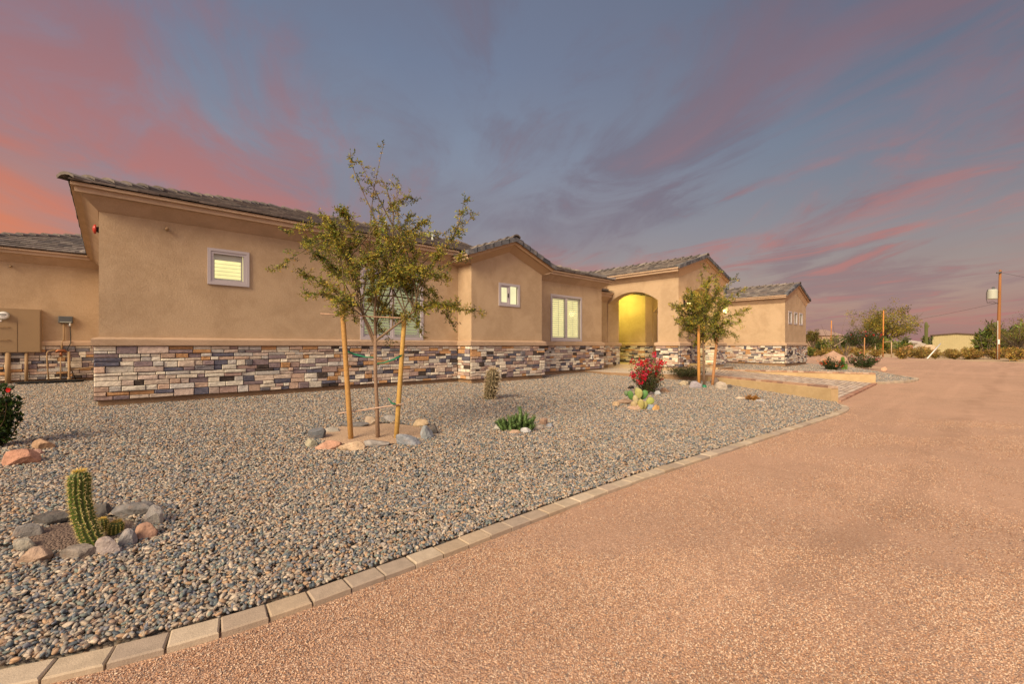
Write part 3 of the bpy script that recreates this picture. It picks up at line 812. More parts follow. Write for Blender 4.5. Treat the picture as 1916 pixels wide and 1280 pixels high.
def rake_trim(xc, w, Y, zw, ze, pitch, o, of):
    """cove and fascia following the gable; wall line zw at xc±w, tile underside ze at xc±(w+o)"""
    Dz = ze+pitch*o-zw; mb = MB()
    prof = [(0, 0), (.012, .0), (of-.12, Dz-.17), (of-.10, Dz-.155), (of-.05, Dz-.155), (of-.05, Dz-.055), (of, Dz-.05), (of, Dz+.012), (0, Dz+.012)]
    for sx in (-1, 1):
        for (a, za), (b, zb) in zip(prof, prof[1:]):
            def P(aa, zz, peak):
                if peak: return (xc, Y-aa, zw+zz+pitch*w)
                out = aa/of*.36 if zz < Dz-.01 else .385
                out = min(.385, out)
                return (xc+sx*(w+out), Y-aa, zw+zz-pitch*out)
            f = [P(a, za, 0), P(a, za, 1), P(b, zb, 1), P(b, zb, 0)]
            if sx > 0: f.reverse()
            mb.face(f)
        # close the eave end
        e = [(xc+sx*(w+min(.385, (a/of*.36 if z < Dz-.01 else .385))), Y-a, zw+z-pitch*min(.385, (a/of*.36 if z < Dz-.01 else .385))) for a, z in prof]
    return mb.build('rake_fascia', M['fascia'], house)

ZE = 4.25; PT = .333
MATS_EAVE = M['fascia']
def eaves(corners, zw=H0, ze=ZE, nm='eave_cove'): strip(eave_profile(zw, ze), corners, nm, M['trim'])
# main roof A, B, left wing, roof C behind the porch, wing
hip_roof('roof', -.54, 11.9, 11.45, 20.3, ZE, PT, True, False, 31)
hip_roof('roof', 11.9, 17.36, 11.75, 20.0, ZE, PT, False, True, 32)
hip_roof('roof', -4.45, 6.5, 20.5, 31.0, ZE, PT, True, True, 33)
hip_roof('roof', 17.0, 31.8, 12.9, 22.0, ZE-.25, .30, True, True, 34)
eaves([(-.14, 20.9, -1, -1), (-.14, 11.85, -1, -1), (8.30, 11.85, 0, -1)])
eaves([(12.0, 12.15, 0, -1), (16.96, 12.15, 1, -1), (16.96, 16, 1, -1)])
eaves([(-4.05, 29, -1, 0), (-4.05, 20.9, -1, -1), (-.20, 20.9, 0, -1)])
# block gable
BP = .37; BE = 4.05
gable_roof('roof', 10.16, 1.64, 11.12-.34, 15.2, BE, BP, .40, 35)
rake_trim(10.16, 1.64, 11.12, 3.83, BE, BP, .40, .33)
strip(eave_profile(3.83, BE, .26), [(8.52, 11.85, -1, 0), (8.52, 11.12, -1, -.8)], 'eave_cove', M['trim'])
strip(eave_profile(3.83, BE, .26), [(11.8, 11.12, 1, -.8), (11.8, 12.15, 1, 0)], 'eave_cove', M['trim'])
# small low eave between the right bedroom and the porch
strip([(0, 3.40), (.22, 3.60), (.25, 3.62), (.32, 3.62), (.32, 3.74), (.38, 3.75), (.38, 3.84), (0, 3.84)], [(16.96, 12.97, 0, -1), (18.55, 12.97, 0, -1)], 'eave_cove', M['trim'])
mb = MB(); rg = random.Random(5); roof_plane(mb, (17.0, 12.55, 3.85), (1,0,0), (0,1,0), .33, .42, lambda t: 0., lambda t: 1.5, rg); mb.build('roof', [M['tile'], M['under']], house)

# porch with arches ---------------------------------------------------
PX0, PX1, PY, PB = 18.6, 23.55, 9.2, 12.97; PZ = 4.26; PP = .30; PXC = (PX0+PX1)/2; PWH = (PX1-PX0)/2
def arch_curve(a, b, zs, za, n=20):
    """segmental arch between a and b, springing zs, apex za"""
    return [(a+(b-a)*i/n, zs+(za-zs)*(1-abs(2*i/n-1)**2.15)) for i in range(n+1)]
def arch_wall_x(X, th, y0, y1, oy0, oy1, z0, z1, zs, za, nm='porch_wall'):
    """side wall in plane x=X..X+th with an arched opening oy0..oy1"""
    mb = MB(); cv = arch_curve(oy0, oy1, zs, za)
    for xx, fl in ((X, True), (X+th, False)):
        def F(p): mb.face(p if fl else list(reversed(p)))
        if oy0 > y0: F([(xx, oy0, z0), (xx, y0, z0), (xx, y0, z1), (xx, oy0, z1)])
        if oy1 < y1: F([(xx, y1, z0), (xx, oy1, z0), (xx, oy1, z1), (xx, y1, z1)])
        for (a, za_), (b, zb_) in zip(cv, cv[1:]): F([(xx, b, zb_), (xx, a, za_), (xx, a, z1), (xx, b, z1)])
    for (a, za_), (b, zb_) in zip(cv, cv[1:]): mb.face([(X, a, za_), (X, b, zb_), (X+th, b, zb_), (X+th, a, za_)])
    mb.face([(X, oy0, z0), (X, oy0, cv[0][1]), (X+th, oy0, cv[0][1]), (X+th, oy0, z0)])
    mb.face([(X, oy1, z0), (X+th, oy1, z0), (X+th, oy1, cv[-1][1]), (X, oy1, cv[-1][1])])
    return mb.build(nm, M['stucco'], house)
def arch_wall_y(Y, th, x0, x1, ox0, ox1, z0, z1, zs, za, peak=None, nm='porch_wall'):
    mb = MB(); cv = arch_curve(ox0, ox1, zs, za)
    for yy, fl in ((Y, True), (Y+th, False)):
        def F(p): mb.face(p if fl else list(reversed(p)))
        F([(x0, yy, z0), (ox0, yy, z0), (ox0, yy, z1), (x0, yy, z1)]); F([(ox1, yy, z0), (x1, yy, z0), (x1, yy, z1), (ox1, yy, z1)])
        for (a, za_), (b, zb_) in zip(cv, cv[1:]): F([(a, yy, za_), (b, yy, zb_), (b, yy, z1), (a, yy, z1)])
    for (a, za_), (b, zb_) in zip(cv, cv[1:]): mb.face([(a, Y, za_), (a, Y+th, za_), (b, Y+th, zb_), (b, Y, zb_)])
    for ox, s in ((ox0, 1), (ox1, -1)):
        q = [(ox, Y, z0), (ox, Y+th, z0), (ox, Y+th, cv[0][1]), (ox, Y, cv[0][1])]; mb.face(q if s > 0 else list(reversed(q)))
    if peak: mb.face([(x0, Y, z1), (x1, Y, z1), (peak[0], Y, peak[1])])
    return mb.build(nm, M['stucco'], house)
TH = .5
arch_wall_x(PX0, TH, PY+.001, PB, 10.20, 12.93, .05, PZ, 3.30, 3.80)
arch_wall_x(PX1-TH, TH, PY+.001, PB, 10.20, 12.93, .05, PZ, 3.10, 3.80)
arch_wall_y(PY, TH, PX0, PX1, 19.46, 22.55, .05, PZ, 3.44, 3.95, (PXC, PZ+PP*PWH))
# entry alcove
AX1, AY = 22.25, 12.97
mb = MB()
mb.face([(AX1, 16.2, .05), (AX1, AY, .05), (AX1, AY, 4.2), (AX1, 16.2, 4.2)]); mb.face([(19.62, AY, .05), (19.62, 16.2, .05), (19.62, 16.2, 4.2), (19.62, AY, 4.2)])
mb.face([(AX1, AY, .05), (PX1, AY, .05), (PX1, AY, 4.2), (AX1, AY, 4.2)]); mb.face([(19.62, 16.2, .05), (AX1, 16.2, .05), (AX1, 16.2, 4.2), (19.62, 16.2, 4.2)])
mb.face([(PX0, PY, 4.15), (PX0, 16.2, 4.15), (PX1, 16.2, 4.15), (PX1, PY, 4.15)])
mb.build('entry_recess', M['stucco'], house)
mb = MB(); mb.box((20.3, 16.12, .24), (21.5, 16.2, 2.9)); dr = mb.build('door', flat('dark stained door', (.10,.05,.025), .5, .4, nscale=8), house)
mb = MB(); mb.box((21.35, 16.07, 1.2), (21.39, 16.12, 1.5)); mb.build('handle', M['bronze'], dr)
mb = MB(); mb.box((19.30, 9.5, -.2), (22.9, 16.2, .24)); mb.box((18.9, 10.3, -.2), (19.3, 12.95, .16)); mb.box((22.9, 10.3, -.2), (23.2, 12.95, .24)); mb.build('porch_step', flat('porch concrete', (.42,.33,.22), .85, .2, nscale=5, bscale=70), house)
# porch wainscot
veneer((PX0-d, PY), (19.46+d, PY), (0, -1), .24, 1.195, 41)
veneer((PX0, PY+.001), (PX0, 10.20+d), (-1, 0), .24, 1.195, 42)
veneer((22.55-d, PY), (PX1+d, PY), (0, -1), .24, 1.195, 43)
veneer((22.55, PY+.001), (22.55, PY+TH), (-1, 0), .24, 1.195, 44)
veneer((PX1-TH, 9.75), (PX1-TH, 10.2), (-1, 0), .24, 1.195, 46)
veneer((AX1, AY+.001), (AX1, 16.1), (-1, 0), .24, 1.195, 45)
veneer((AX1-d, AY), (PX1-TH-.05, AY), (0, -1), .24, 1.195, 47)
veneer((PX0+TH, 9.75), (PX0+TH, 10.2), (1, 0), .24, 1.195, 48)
cap([(PX0, 10.20, -1, 1), (PX0, PY, -1, -1), (19.46, PY, 1, -1), (19.46, PY+TH, 1, 0)])
cap([(22.55, PY+TH, -1, 0), (22.55, PY, -1, -1), (PX1, PY, 1, -1), (PX1, 10.2, 1, 1)])
cap([(AX1, 16.2, -1, 0), (AX1, AY, -1, -1), (PX1-TH, AY, 0, -1)])
gable_roof('roof', PXC, PWH, PY-.2, 17.5, 4.63, PP, .36, 51)
rake_trim(PXC, PWH, PY, PZ, 4.63, PP, .36, .2)
strip(eave_profile(PZ, 4.63, .24), [(PX0, 16, -1, 0), (PX0, PY, -1, -.45)], 'eave_cove', M['trim'])
strip(eave_profile(PZ, 4.63, .24), [(PX1, PY, 1, -.45), (PX1, 16, 1, 0)], 'eave_cove', M['trim'])
# wing
WW = (35.24-30.6)/2; WXC = 32.92
wins5 = [(31.30, 31.95, 2.60, 3.35), (32.48, 33.13, 2.60, 3.35), (33.68, 34.36, 2.60, 3.35)]
wall_y(8.3, 30.6, 35.24, .05, H0, wins5, (WXC, H0+.34*WW)); wall_x(35.24, 8.3, 12.5, .05, H0, True)
gable_roof('roof', WXC, WW, 8.3-.2, 17.0, 4.29, .34, .36, 52)
rake_trim(WXC, WW, 8.3, H0, 4.29, .34, .36, .2)
strip(eave_profile(H0, 4.29, .24), [(30.6, 12.9, -1, 0), (30.6, 8.3, -1, -.45)], 'eave_cove', M['trim'])
strip(eave_profile(H0, 4.29, .24), [(35.24, 8.3, 1, -.45), (35.24, 12.9, 1, 0)], 'eave_cove', M['trim'])
# vent pipes on roof
for (x, y, z) in ((7.6, 15.2, 5.6), (8.9, 14.0, 5.2)):
    mb = MB(); mb.tube([(x, y, z-.3), (x, y, z+.28)], .045, 10); mb.build('vent_pipe', M['transformer'], house)
mb = MB(); mb.tube([(31.6, 12.2, 4.7), (31.6, 12.2, 5.1), (31.55, 12.1, 5.22), (31.5, 12.0, 5.12)], .07, 8); mb.build('vent_pipe', M['grey'], house)

# windows ----------------------------------------------------------------
def window(Y, x0, x1, z0, z1, style, room):
    mb = MB(); f = .055 if style != 'blind' else .025
    def bar(a, b, c, e, y0, y1): mb.box((a, y0, c), (b, y1, e))
    y0, y1 = Y-.025, Y+.05
    bar(x0-.03, x1+.03, z0-.03, z0+f, y0, y1); bar(x0-.03, x1+.03, z1-f, z1+.03, y0, y1)
    bar(x0-.03, x0+f, z0+f, z1-f, y0, y1); bar(x1-f, x1+.03, z0+f, z1-f, y0, y1)
    xm = (x0+x1)/2
    if style in ('slider', 'shutter'):
        bar(xm-.035, xm+.035, z0+f, z1-f, y0+.012, y1-.012)
        # left sash sits proud
        bar(x0+f, x0+f+.045, z0+f, z1-f, y0+.03, y1-.01); bar(xm-.08, xm-.035, z0+f, z1-f, y0+.03, y1-.01)
        bar(x0+f+.045, xm-.08, z0+f, z0+f+.05, y0+.03, y1-.01); bar(x0+f+.045, xm-.08, z1-f-.06, z1-f, y0+.03, y1-.01)
    fr = mb.build('window', M['vinyl'], house)
    mb = MB(); mb.face([(x0+.02, Y+.03, z0+.02), (x1-.02, Y+.03, z0+.02), (x1-.02, Y+.03, z1-.02), (x0+.02, Y+.03, z1-.02)]); mb.build('pane', M['glass'], fr)
    mb = MB(); yb = Y+.75; 
    mb.face([(x0-.4, yb, z0-.3), (x1+1.2, yb, z0-.3), (x1+1.2, yb, z1+.3), (x0-.4, yb, z1+.3)]); mb.build('lit_room', room, fr)
    if style in ('shutter', 'blind'):
        mb = MB(); ys = Y+.075
        panels = [(x0+.06, xm-.02), (xm+.02, x1-.06)] if style == 'shutter' else [(x0+.03, x1-.03)]
        for (a, b) in panels:
            st = .06 if style == 'shutter' else .03
            zo = .05 if style == 'shutter' else .0
            mb.box((a, ys, z0+zo), (a+st, ys+.03, z1-zo)); mb.box((b-st, ys, z0+zo), (b, ys+.03, z1-zo))
            mb.box((a+st, ys, z0+zo), (b-st, ys+.03, z0+(.15 if zo else .07))); mb.box((a+st, ys, z1-.15), (b-st, ys+.03, z1-zo))
            if style == 'blind':
                for i in range(4): mb.box((a+st, ys+.01, z0+.15+i*(z1-z0-.3)/4), (b-st, ys+.02, z0+.157+i*(z1-z0-.3)/4))
                continue
            n = int((z1-z0-.3)/.085)
            for i in range(n):
                zc = z0+.15+(i+.5)*(z1-z0-.3)/n; h = .030 if style == 'shutter' else .036
                mb.obox((a+st, ys-.012, zc-h*.6), (b-a-2*st, 0, 0), (0, .05, h*.9), (0, -.004, .010))
            if style == 'shutter': mb.box(((a+b)/2-.006, ys-.03, z0+.18), ((a+b)/2+.006, ys-.018, z1-.18))
        mb.build('shutter', M['shutter'], fr)
    if style == 'slider':
        mb = MB(); mb.box((xm-.078, Y-.03, z0+.28), (xm-.052, Y-.005, z0+.42)); mb.build('latch', M['black'], fr)
    return fr
window(11.85, *W1, 'blind', M['room']); window(11.85, *W2, 'shutter', emit('dim lit room', (.62, .62, .30), .6))
window(11.12, *W3, 'slider', M['room2']); window(12.15, *W4, 'shutter', M['room'])
for w in wins5: window(8.3, *w, 'plain', M['room2'])
# broad flat surround of the small window
mb = MB()
a, b, c, e = W1; mb.box((a-.09, 11.81, c-.09), (b+.09, 11.849, c-.03)); mb.box((a-.09, 11.81, e+.03), (b+.09, 11.849, e+.09)); mb.box((a-.09, 11.81, c-.03), (a-.03, 11.849, e+.03)); mb.box((b+.03, 11.81, c-.03), (b+.09, 11.849, e+.03))
mb.build('window_surround', M['vinyl'], house)
# outlet and small gable vents
mb = MB(); mb.box((16.03, 12.03, .60), (16.13, 12.07, .78)); o = mb.build('outlet_cover', M['white'], house)
mb = MB(); mb.box((16.06, 12.02, .64), (16.10, 12.03, .74)); mb.build('outlet_slot', M['black'], o)

# low walls along the walkway --------------------------------------------
def low_wall(a, b, top, th, label):
    rng = random.Random(int(a[0]*10)); mb = MB()
    A = Vector((*a, 0)); B = Vector((*b, 0)); e = (B-A); L = e.length; e.normalize(); n = Vector((-e.y, e.x, 0))
    root = thing('garden_wall', label, 'wall', (a[0], a[1], -.4))
    mb.obox(A+Vector((0,0,-.55)), e*L, n*th, (0,0,top-.06+.55), .01); mb.build('wall', M['lowwall'], root)
    mb = MB(); s = -.02
    while s < L+.02:
        w = min(.205, L+.02-s)
        if w > .03: mb.obox(A+e*s-n*.02+Vector((0,0,top-.06)), e*(w-.006), n*(th+.04), (0,0,.06+rng.uniform(-.002,.003)), .006, rng.choice([(.35,.20,.14), (.45,.29,.20), (.28,.17,.13), (.50,.36,.27), (.40,.24,.16)]))
        s += .205
    mb.build('brick_coping', M['paver'], root); return root
low_wall((16.95, 7.0), (14.78, 2.72), .085, -.26, 'long low cream stucco wall with brick coping on the gravel side of the walkway')
low_wall((21.15, 8.6), (23.1, 3.0), .085, .26, 'low cream stucco wall with brick coping on the far side of the walkway')
mb = MB(); mb.box((20.95, 8.45, -.3), (21.2, 8.75, .16)); tag(mb.build('wall_end_post', M['lowwall'], loc=(21.1, 8.6, -.3)), 'short pale block post where the far low wall meets the porch', 'post')

# ------------------------------------------------------------------ rocks
def rock(u, v, w, h, col, label, cat='rock', group=None, seed=None, flatz=None, name='rock'):
    """v: ground contact pixel; w,h apparent pixels"""
    x, y, z, dd = ground_at(u, v); s = dd/FPX; W = w*s; Hh = h*s
    import bmesh
    seed = seed if seed is not None else int(u*7+v*13); r = random.Random(seed)
    bm = bmesh.new(); bmesh.ops.create_icosphere(bm, subdivisions=4, radius=1)
    pl = [(Vector((r.gauss(0,1), r.gauss(0,1), r.gauss(0,.7))).normalized(), r.uniform(.52, .84)) for _ in range(17)]
    off = Vector((r.random()*20, r.random()*20, r.random()*20))
    for vv in bm.verts:
        for p, t in pl:
            q = vv.co.dot(p)-t
            if q > 0: vv.co -= p*q*.97
        nn = vv.co.normalized(); vv.co += nn*(.05*mnoise.noise(vv.co*2+off)+.025*mnoise.noise(vv.co*6+off)+.012*mnoise.noise(vv.co*14+off))
    dep = min(W, max(Hh*1.1, W*.62)); ang = r.uniform(-.25, .25)
    cosr, sinr = math.cos(ang), math.sin(ang); zmx = max(q.co.z for q in bm.verts); xm = max(abs(q.co.x) for q in bm.verts)
    for vv in bm.verts:
        a = vv.co.x/xm*W*.52; b = vv.co.y*dep*.5
        c = (vv.co.z/zmx+.35)/1.35*Hh*.78
        a, b = a*cosr-b*sinr, a*sinr+b*cosr
        vv.co = Vector((CY*a+CX*b, -CX*a+CY*b, c))
    me = bpy.data.meshes.new(name); bm.to_mesh(me); bm.free(); me.materials.append(M['rock'])
    ca = me.color_attributes.new('col', 'FLOAT_COLOR', 'CORNER'); nl = len(me.loops); ca.data.foreach_set('color', np.tile(np.array([*col, 1], dtype=np.float32), nl))
    o = bpy.data.objects.new(name, me); COL.objects.link(o); o.location = (x+CX*dep*.25, y+CY*dep*.25, z+.004)
    return tag(o, label, cat, group)
G1 = 'rocks ringing the tall cactus'
SL, DK, TN, OR, PK, LG, BR = (.17,.165,.17), (.09,.085,.085), (.42,.33,.24), (.48,.27,.15), (.50,.29,.21), (.40,.38,.35), (.27,.16,.11)
for a in [
 (187,952+14,34,28,DK,'dark upright rock directly behind the tall cactus'), (238,968,84,30,SL,'long flat slate rock behind the small cactus pups'),
 (284,985,30,46,LG,'pale jagged rock at the right end of the cactus ring'), (268,1010,40,36,(.33,.20,.15),'reddish brown rock inside the right end of the cactus ring'),
 (232,1022,32,38,(.28,.27,.28),'grey slab leaning beside the cactus pups'), (189,1042,52,40,(.36,.31,.30),'rounded lilac grey rock in front of the tall cactus'),
 (133,1050,60,28,(.24,.21,.19),'low grey brown rock left of the rounded lilac one'), (62,1056,62,36,(.38,.275,.21),'chunky orange tan rock at the front left of the cactus ring'),
 (36,1034,40,30,(.33,.31,.27),'pale grey green rock at the left end of the cactus ring'), (38,1010,56,32,(.20,.19,.19),'dark grey slab lying on the left side of the cactus ring'),
 (86,984,64,24,DK,'long dark slate rock at the back left of the cactus ring'), (124,976,34,24,BR,'red brown rock just left behind the tall cactus')]:
    rock(*a[:4], a[4], a[5], group=G1)
G2 = 'rocks ringing the large staked tree'
for a in [
 (592,822,40,26,(.13,.14,.16),'dark bluish rock on the left of the tree ring, above the green tan one'), (580,838,24,20,(.35,.33,.25),'small green tan rock at the left tip of the tree ring'),
 (613,843,44,22,PK,'salmon pink rounded rock at the front left of the tree ring'), (653,845,52,21,(.56,.42,.29),'broad peach rock front and centre of the tree ring'),
 (704,838,54,16,(.30,.28,.27),'low mixed grey rock in front of the slim trunk'), (759,834,54,26,(.25,.27,.31),'blue grey wedge rock at the front right of the tree ring'),
 (796,823,28,32,(.30,.33,.36),'upright pale blue grey rock on the right of the tree ring'), (811,814,18,24,DK,'dark narrow rock at the right tip of the tree ring'),
 (786,800,30,18,(.48,.37,.24),'tan block at the back right of the tree ring'), (728,790,34,15,(.26,.25,.25),'grey wedge rock behind the right stake'),
 (692,797,28,22,(.40,.32,.25),'squarish tan rock right behind the slim trunk'), (664,801,54,12,SL,'long low dark rock behind the left stake'), (620,810,32,12,(.33,.31,.28),'thin grey rock at the back left of the tree ring')]:
    rock(*a[:4], a[4], a[5], group=G2)
G3 = 'rocks round the small green succulent'
for a in [(936,806,28,16,(.46,.45,.42),'pale grey rock at the left foot of the green succulent'), (962,813,26,10,(.38,.27,.20),'flat brown rock in front of the green succulent'),
 (984,811,20,13,(.50,.50,.52),'small whitish rock at the front right of the green succulent'), (1006,806,24,12,(.42,.36,.32),'low tan rock on the right of the green succulent'),
 (1018,797,18,18,(.36,.24,.18),'brown upright rock at the back right of the green succulent'), (1028,801,14,11,(.25,.28,.34),'small bluish rock farthest right of the green succulent')]:
    rock(*a[:4], a[4], a[5], group=G3)
G4 = 'rocks round the prickly pear'
for a in [(1168,757,34,12,(.30,.21,.15),'long brown rock at the left of the prickly pear'), (1153,761,14,12,(.52,.38,.24),'small tan rock farthest left of the prickly pear'),
 (1189,768,26,13,(.52,.36,.26),'pinkish tan rock in front of the prickly pear'), (1217,768,16,14,(.24,.30,.38),'small bluish rock at the front right of the prickly pear'),
 (1229,769,16,15,(.56,.33,.14),'small orange rock at the right of the prickly pear')]:
    rock(*a[:4], a[4], a[5], group=G4)
G5 = 'rocks at the foot of the red flowering shrub'
for a in [(1181,729,14,9,(.03,.03,.03),'small black rock left of the red flowering shrub'), (1220,740,12,8,(.13,.11,.12),'small dark rock in front of the red flowering shrub'),
 (1231,740,16,11,(.40,.42,.44),'pale grey rock at the front right of the red flowering shrub'), (1246,735,18,11,(.34,.22,.15),'brown rock right of the red flowering shrub')]:
    rock(*a[:4], a[4], a[5], group=G5)
G6 = 'rocks round the staked tree by the porch'
for a in [(1282,709,16,10,(.56,.34,.20),'orange domed rock left behind the porch tree'), (1296,709,16,12,(.12,.09,.12),'dark purple domed rock left behind the porch tree'),
 (1280,722,22,13,(.48,.40,.28),'yellowish tan rock at the left of the porch tree'), (1293,722,12,10,(.05,.05,.05),'black rock between the tan and lilac rocks by the porch tree'),
 (1303,727,22,17,(.36,.33,.37),'lilac grey rock at the foot of the porch tree left stake'), (1338,718,22,14,(.20,.16,.14),'dark brown rock behind the porch tree right stake'),
 (1354,730,28,20,(.44,.38,.32),'large tan slab right of the porch tree'), (1367,727,12,9,(.13,.12,.12),'small dark rock farthest right of the porch tree')]:
    rock(*a[:4], a[4], a[5], group=G6)
rock(26,872,64,38,(.45,.24,.17),'large salmon boulder at the left edge in front of the hibiscus'); rock(70,842,46,26,(.40,.26,.17),'square tan rock behind the salmon boulder'); rock(60,854,36,14,(.42,.25,.20),'low pink rock between the salmon boulder and the square tan rock')
rock(1385,748,22,6,(.58,.46,.34),'flat pale rock left of the dried up plant'); rock(1424,752,22,5,(.42,.41,.41),'flat grey rock right of the dried up plant')
rock(1656,693,11,8,(.58,.36,.24),'pinkish rounded rock at the far tip of the far gravel bed')

# planter soil pads
def soil_pad(u, v, rx, ry, m, hgt=.03):
    x, y, z, dd = ground_at(u, v); poly = [cam_offset(x, y, rx*math.cos(a)*(1+.05*math.sin(3*a)), ry*math.sin(a)) for a in [k*2*math.pi/28 for k in range(28)]]
    tri_sheet('planter_soil', poly, lambda px, py: gz(px, py)+hgt*max(0, 1-((px-x)**2+(py-y)**2)/(max(rx, ry)**2))+.004, m, .12)
soil_pad(698, 812, .93, .72, M['soil']); soil_pad(150, 1004, .44, .26, M['soilgrey'])

# ------------------------------------------------------------------ plants
def leaf(mb, p, d, nrm, L, W, col, fold=.25):
    d = d.normalized(); s = d.cross(nrm)
    if s.length < 1e-4: s = d.cross(Vector((.3,.5,.8)))
    s.normalize(); n = s.cross(d); m = p+d*L*.45
    mb.mesh([p, m+s*W*.5+n*W*fold, p+d*L, m-s*W*.5+n*W*fold], [(0,1,2), (0,2,3)], col)
def rv(r): return Vector((r.gauss(0,1), r.gauss(0,1), r.gauss(0,1))).normalized()
def curve_pts(a, b, r, n=7, sag=.0, wob=.04, bow=None):
    a, b = Vector(a), Vector(b); L = (b-a).length; out = []
    k = bow if bow is not None else Vector((0,0,.12*L))
    w1, w2 = rv(r)*wob*L, rv(r)*wob*L
    for i in range(n):
        t = i/(n-1); out.append(a.lerp(b, t)+k*math.sin(math.pi*t)*.6+w1*math.sin(math.pi*t)+w2*math.sin(2*math.pi*t)*.6)
    return out
def along(pts, t):
    f = t*(len(pts)-1); i = min(int(f), len(pts)-2); return pts[i].lerp(pts[i+1], f-i), (pts[i+1]-pts[i]).normalized()
GREENS = [(.30,.29,.05), (.17,.21,.035), (.42,.39,.06), (.06,.09,.028), (.40,.34,.05), (.20,.21,.045), (.08,.09,.025), (.26,.20,.045)]
def leafy_tree(label, base_px, fork_px, tips, scale_leaf, seed, n_twig, group=None, name='staked_tree', trunk_r=.028, depth_spread=.55, pale=.25):
    r = random.Random(seed); x, y, z, dd = ground_at(*base_px); s = dd/FPX
    def P(u, v, dep=0.): a, b = at_depth(u, dd+dep); dq = dd+dep; return Vector((a, b, CAMH+(647-v)/FPX*dq))
    root = thing(name, label, 'tree', (x, y, z), group)
    tb = MB(); lb = MB(); base = Vector((x, y, z-.02)); fork = P(*fork_px)
    tr = [base, base.lerp(fork, .3)+Vector((.006,.01,0)), base.lerp(fork, .65)+Vector((-.012,0,0)), fork]
    tb.tube(tr, [trunk_r*1.15, trunk_r, trunk_r*.95, trunk_r*.9], 10, (.27,.18,.125))
    limbs = []
    # limb skeleton: a few leaders, others grow off them
    for i, (u, v, wt) in enumerate(tips):
        dep = r.uniform(-1, 1)*depth_spread*(.4 if v < fork_px[1]-280*(.0081/s) else 1)
        tip = P(u, v, dep)
        start = fork if i < 5 or not limbs else along(limbs[r.randrange(min(5, len(limbs)))], r.uniform(.15, .6))[0]
        if i < 5: start = base.lerp(fork, r.uniform(.86, 1))
        L = (tip-start).length
        pts = curve_pts(start, tip, r, 9, wob=.07, bow=Vector((0, 0, (.30 if abs(u-base_px[0]) > 60 else .05)*L)) if wt > 0 else Vector((0,0,.1*L)))
        limbs.append(pts); r0 = trunk_r*(.62 if i < 5 else .36)
        tb.tube(pts, [r0*(1-.86*k/8)+.0012 for k in range(9)], 6, (.22,.15,.10) if i < 5 else (.15,.11,.07), cap=False)
        nt = int(n_twig*max(.16, abs(wt))*min(1.6, max(.5, L)))
        for j in range(nt):
            t = r.uniform(.22 if wt > 0 else .35, 1)**.8; p, d0 = along(pts, t)
            td = (d0*.5+rv(r)*.8+Vector((0,0,-.12))).normalized(); tl = r.uniform(.10, .30)*scale_leaf/.05*.9*(1.15-.5*t)
            tw = curve_pts(p, p+td*tl, r, 4, wob=.1, bow=Vector((0,0,-.08*tl)))
            tb.tube(tw, [.0022, .0018, .0013, .0008], 3, (.12,.10,.05), cap=False)
            nl = r.randint(9, 15); k0 = r.choice(GREENS); tint = r.uniform(.7, 1.35)
            for q in range(nl):
                lp, ld = along(tw, (q+.5)/nl); sd = rv(r); sd = (sd-ld*sd.dot(ld)).normalized()
                c = tuple(a*tint*r.uniform(.8, 1.25) for a in (k0 if r.random() > pale else (.42,.36,.06)))
                leaf(lb, lp, ld*.45+sd*.9, rv(r), scale_leaf*r.uniform(.65, 1.15), scale_leaf*.36, c)
        # sparse leaves to the very tip
        for q in range(14):
            lp, ld = along(pts, r.uniform(.7, 1)); sd = rv(r); leaf(lb, lp, ld*.4+sd*.8, rv(r), scale_leaf*.9, scale_leaf*.32, tuple(a*r.uniform(.8, 1.3) for a in r.choice(GREENS)))
    tb.build('trunk', M['bark'], root); lb.build('crown', M['leaf'], root)
    return root, P, dd
TIPS1 = [(600,400,1.3), (712,330,.35), (800,410,.8), (560,505,1.1), (860,570,1.2),
 (530,432,.7), (508,506,.35), (572,548,.8), (640,395,1.2), (668,296,-.2), (718,268,-.22), (655,280,-.12), (745,330,.35), (778,372,.4), (868,374,-.4), (885,402,-.35), (846,440,.6), (872,480,-.5),
 (902,582,-.5), (850,612,.7), (790,628,.8), (628,560,1.1), (585,470,1.2), (655,450,1.4), (700,420,1.4), (745,455,1.5), (795,505,1.6), (650,510,1.8), (770,545,1.8), (820,560,1.3),
 (700,480,1.5), (620,500,1.3), (730,520,1.8), (690,560,1.6), (755,600,1.3), (640,590,.9), (820,470,1.0), (760,430,1.2), (670,600,.6), (600,440,1.1), (840,520,.9), (706,385,.5), (765,405,.9), (735,640,.5), (570,455,.9), (618,415,1.0)]
t1, P1, d1 = leafy_tree('large young leafy tree tied between two wooden stakes in the gravel bed', (707, 822), (702, 628), TIPS1, .047, 7, 50, 'young trees tied between stakes')
TIPS2 = [(1290,540,1.2), (1322,530,1.0), (1352,560,1.2), (1275,590,1.0), (1365,600,1.1), (1256,578,.7), (1270,625,.7), (1300,560,1.3), (1330,520,.8), (1345,508,-.3), (1375,520,-.25), (1398,578,-.5), (1385,602,-.4),
 (1380,630,.5), (1340,640,.9), (1300,640,.8), (1310,600,1.4), (1340,590,1.4), (1325,565,1.4), (1290,600,1.3), (1355,625,.9), (1370,560,.8), (1285,555,1.0), (1315,625,1.0), (1318,500,.4), (1345,540,1.0), (1260,570,.6), (1392,545,-.2), (1265,600,.7)]
t2, P2, d2 = leafy_tree('smaller young leafy tree tied between two stakes in front of the porch', (1318, 722), (1316, 640), TIPS2, .075, 17, 46, 'young trees tied between stakes', trunk_r=.036, depth_spread=.7)

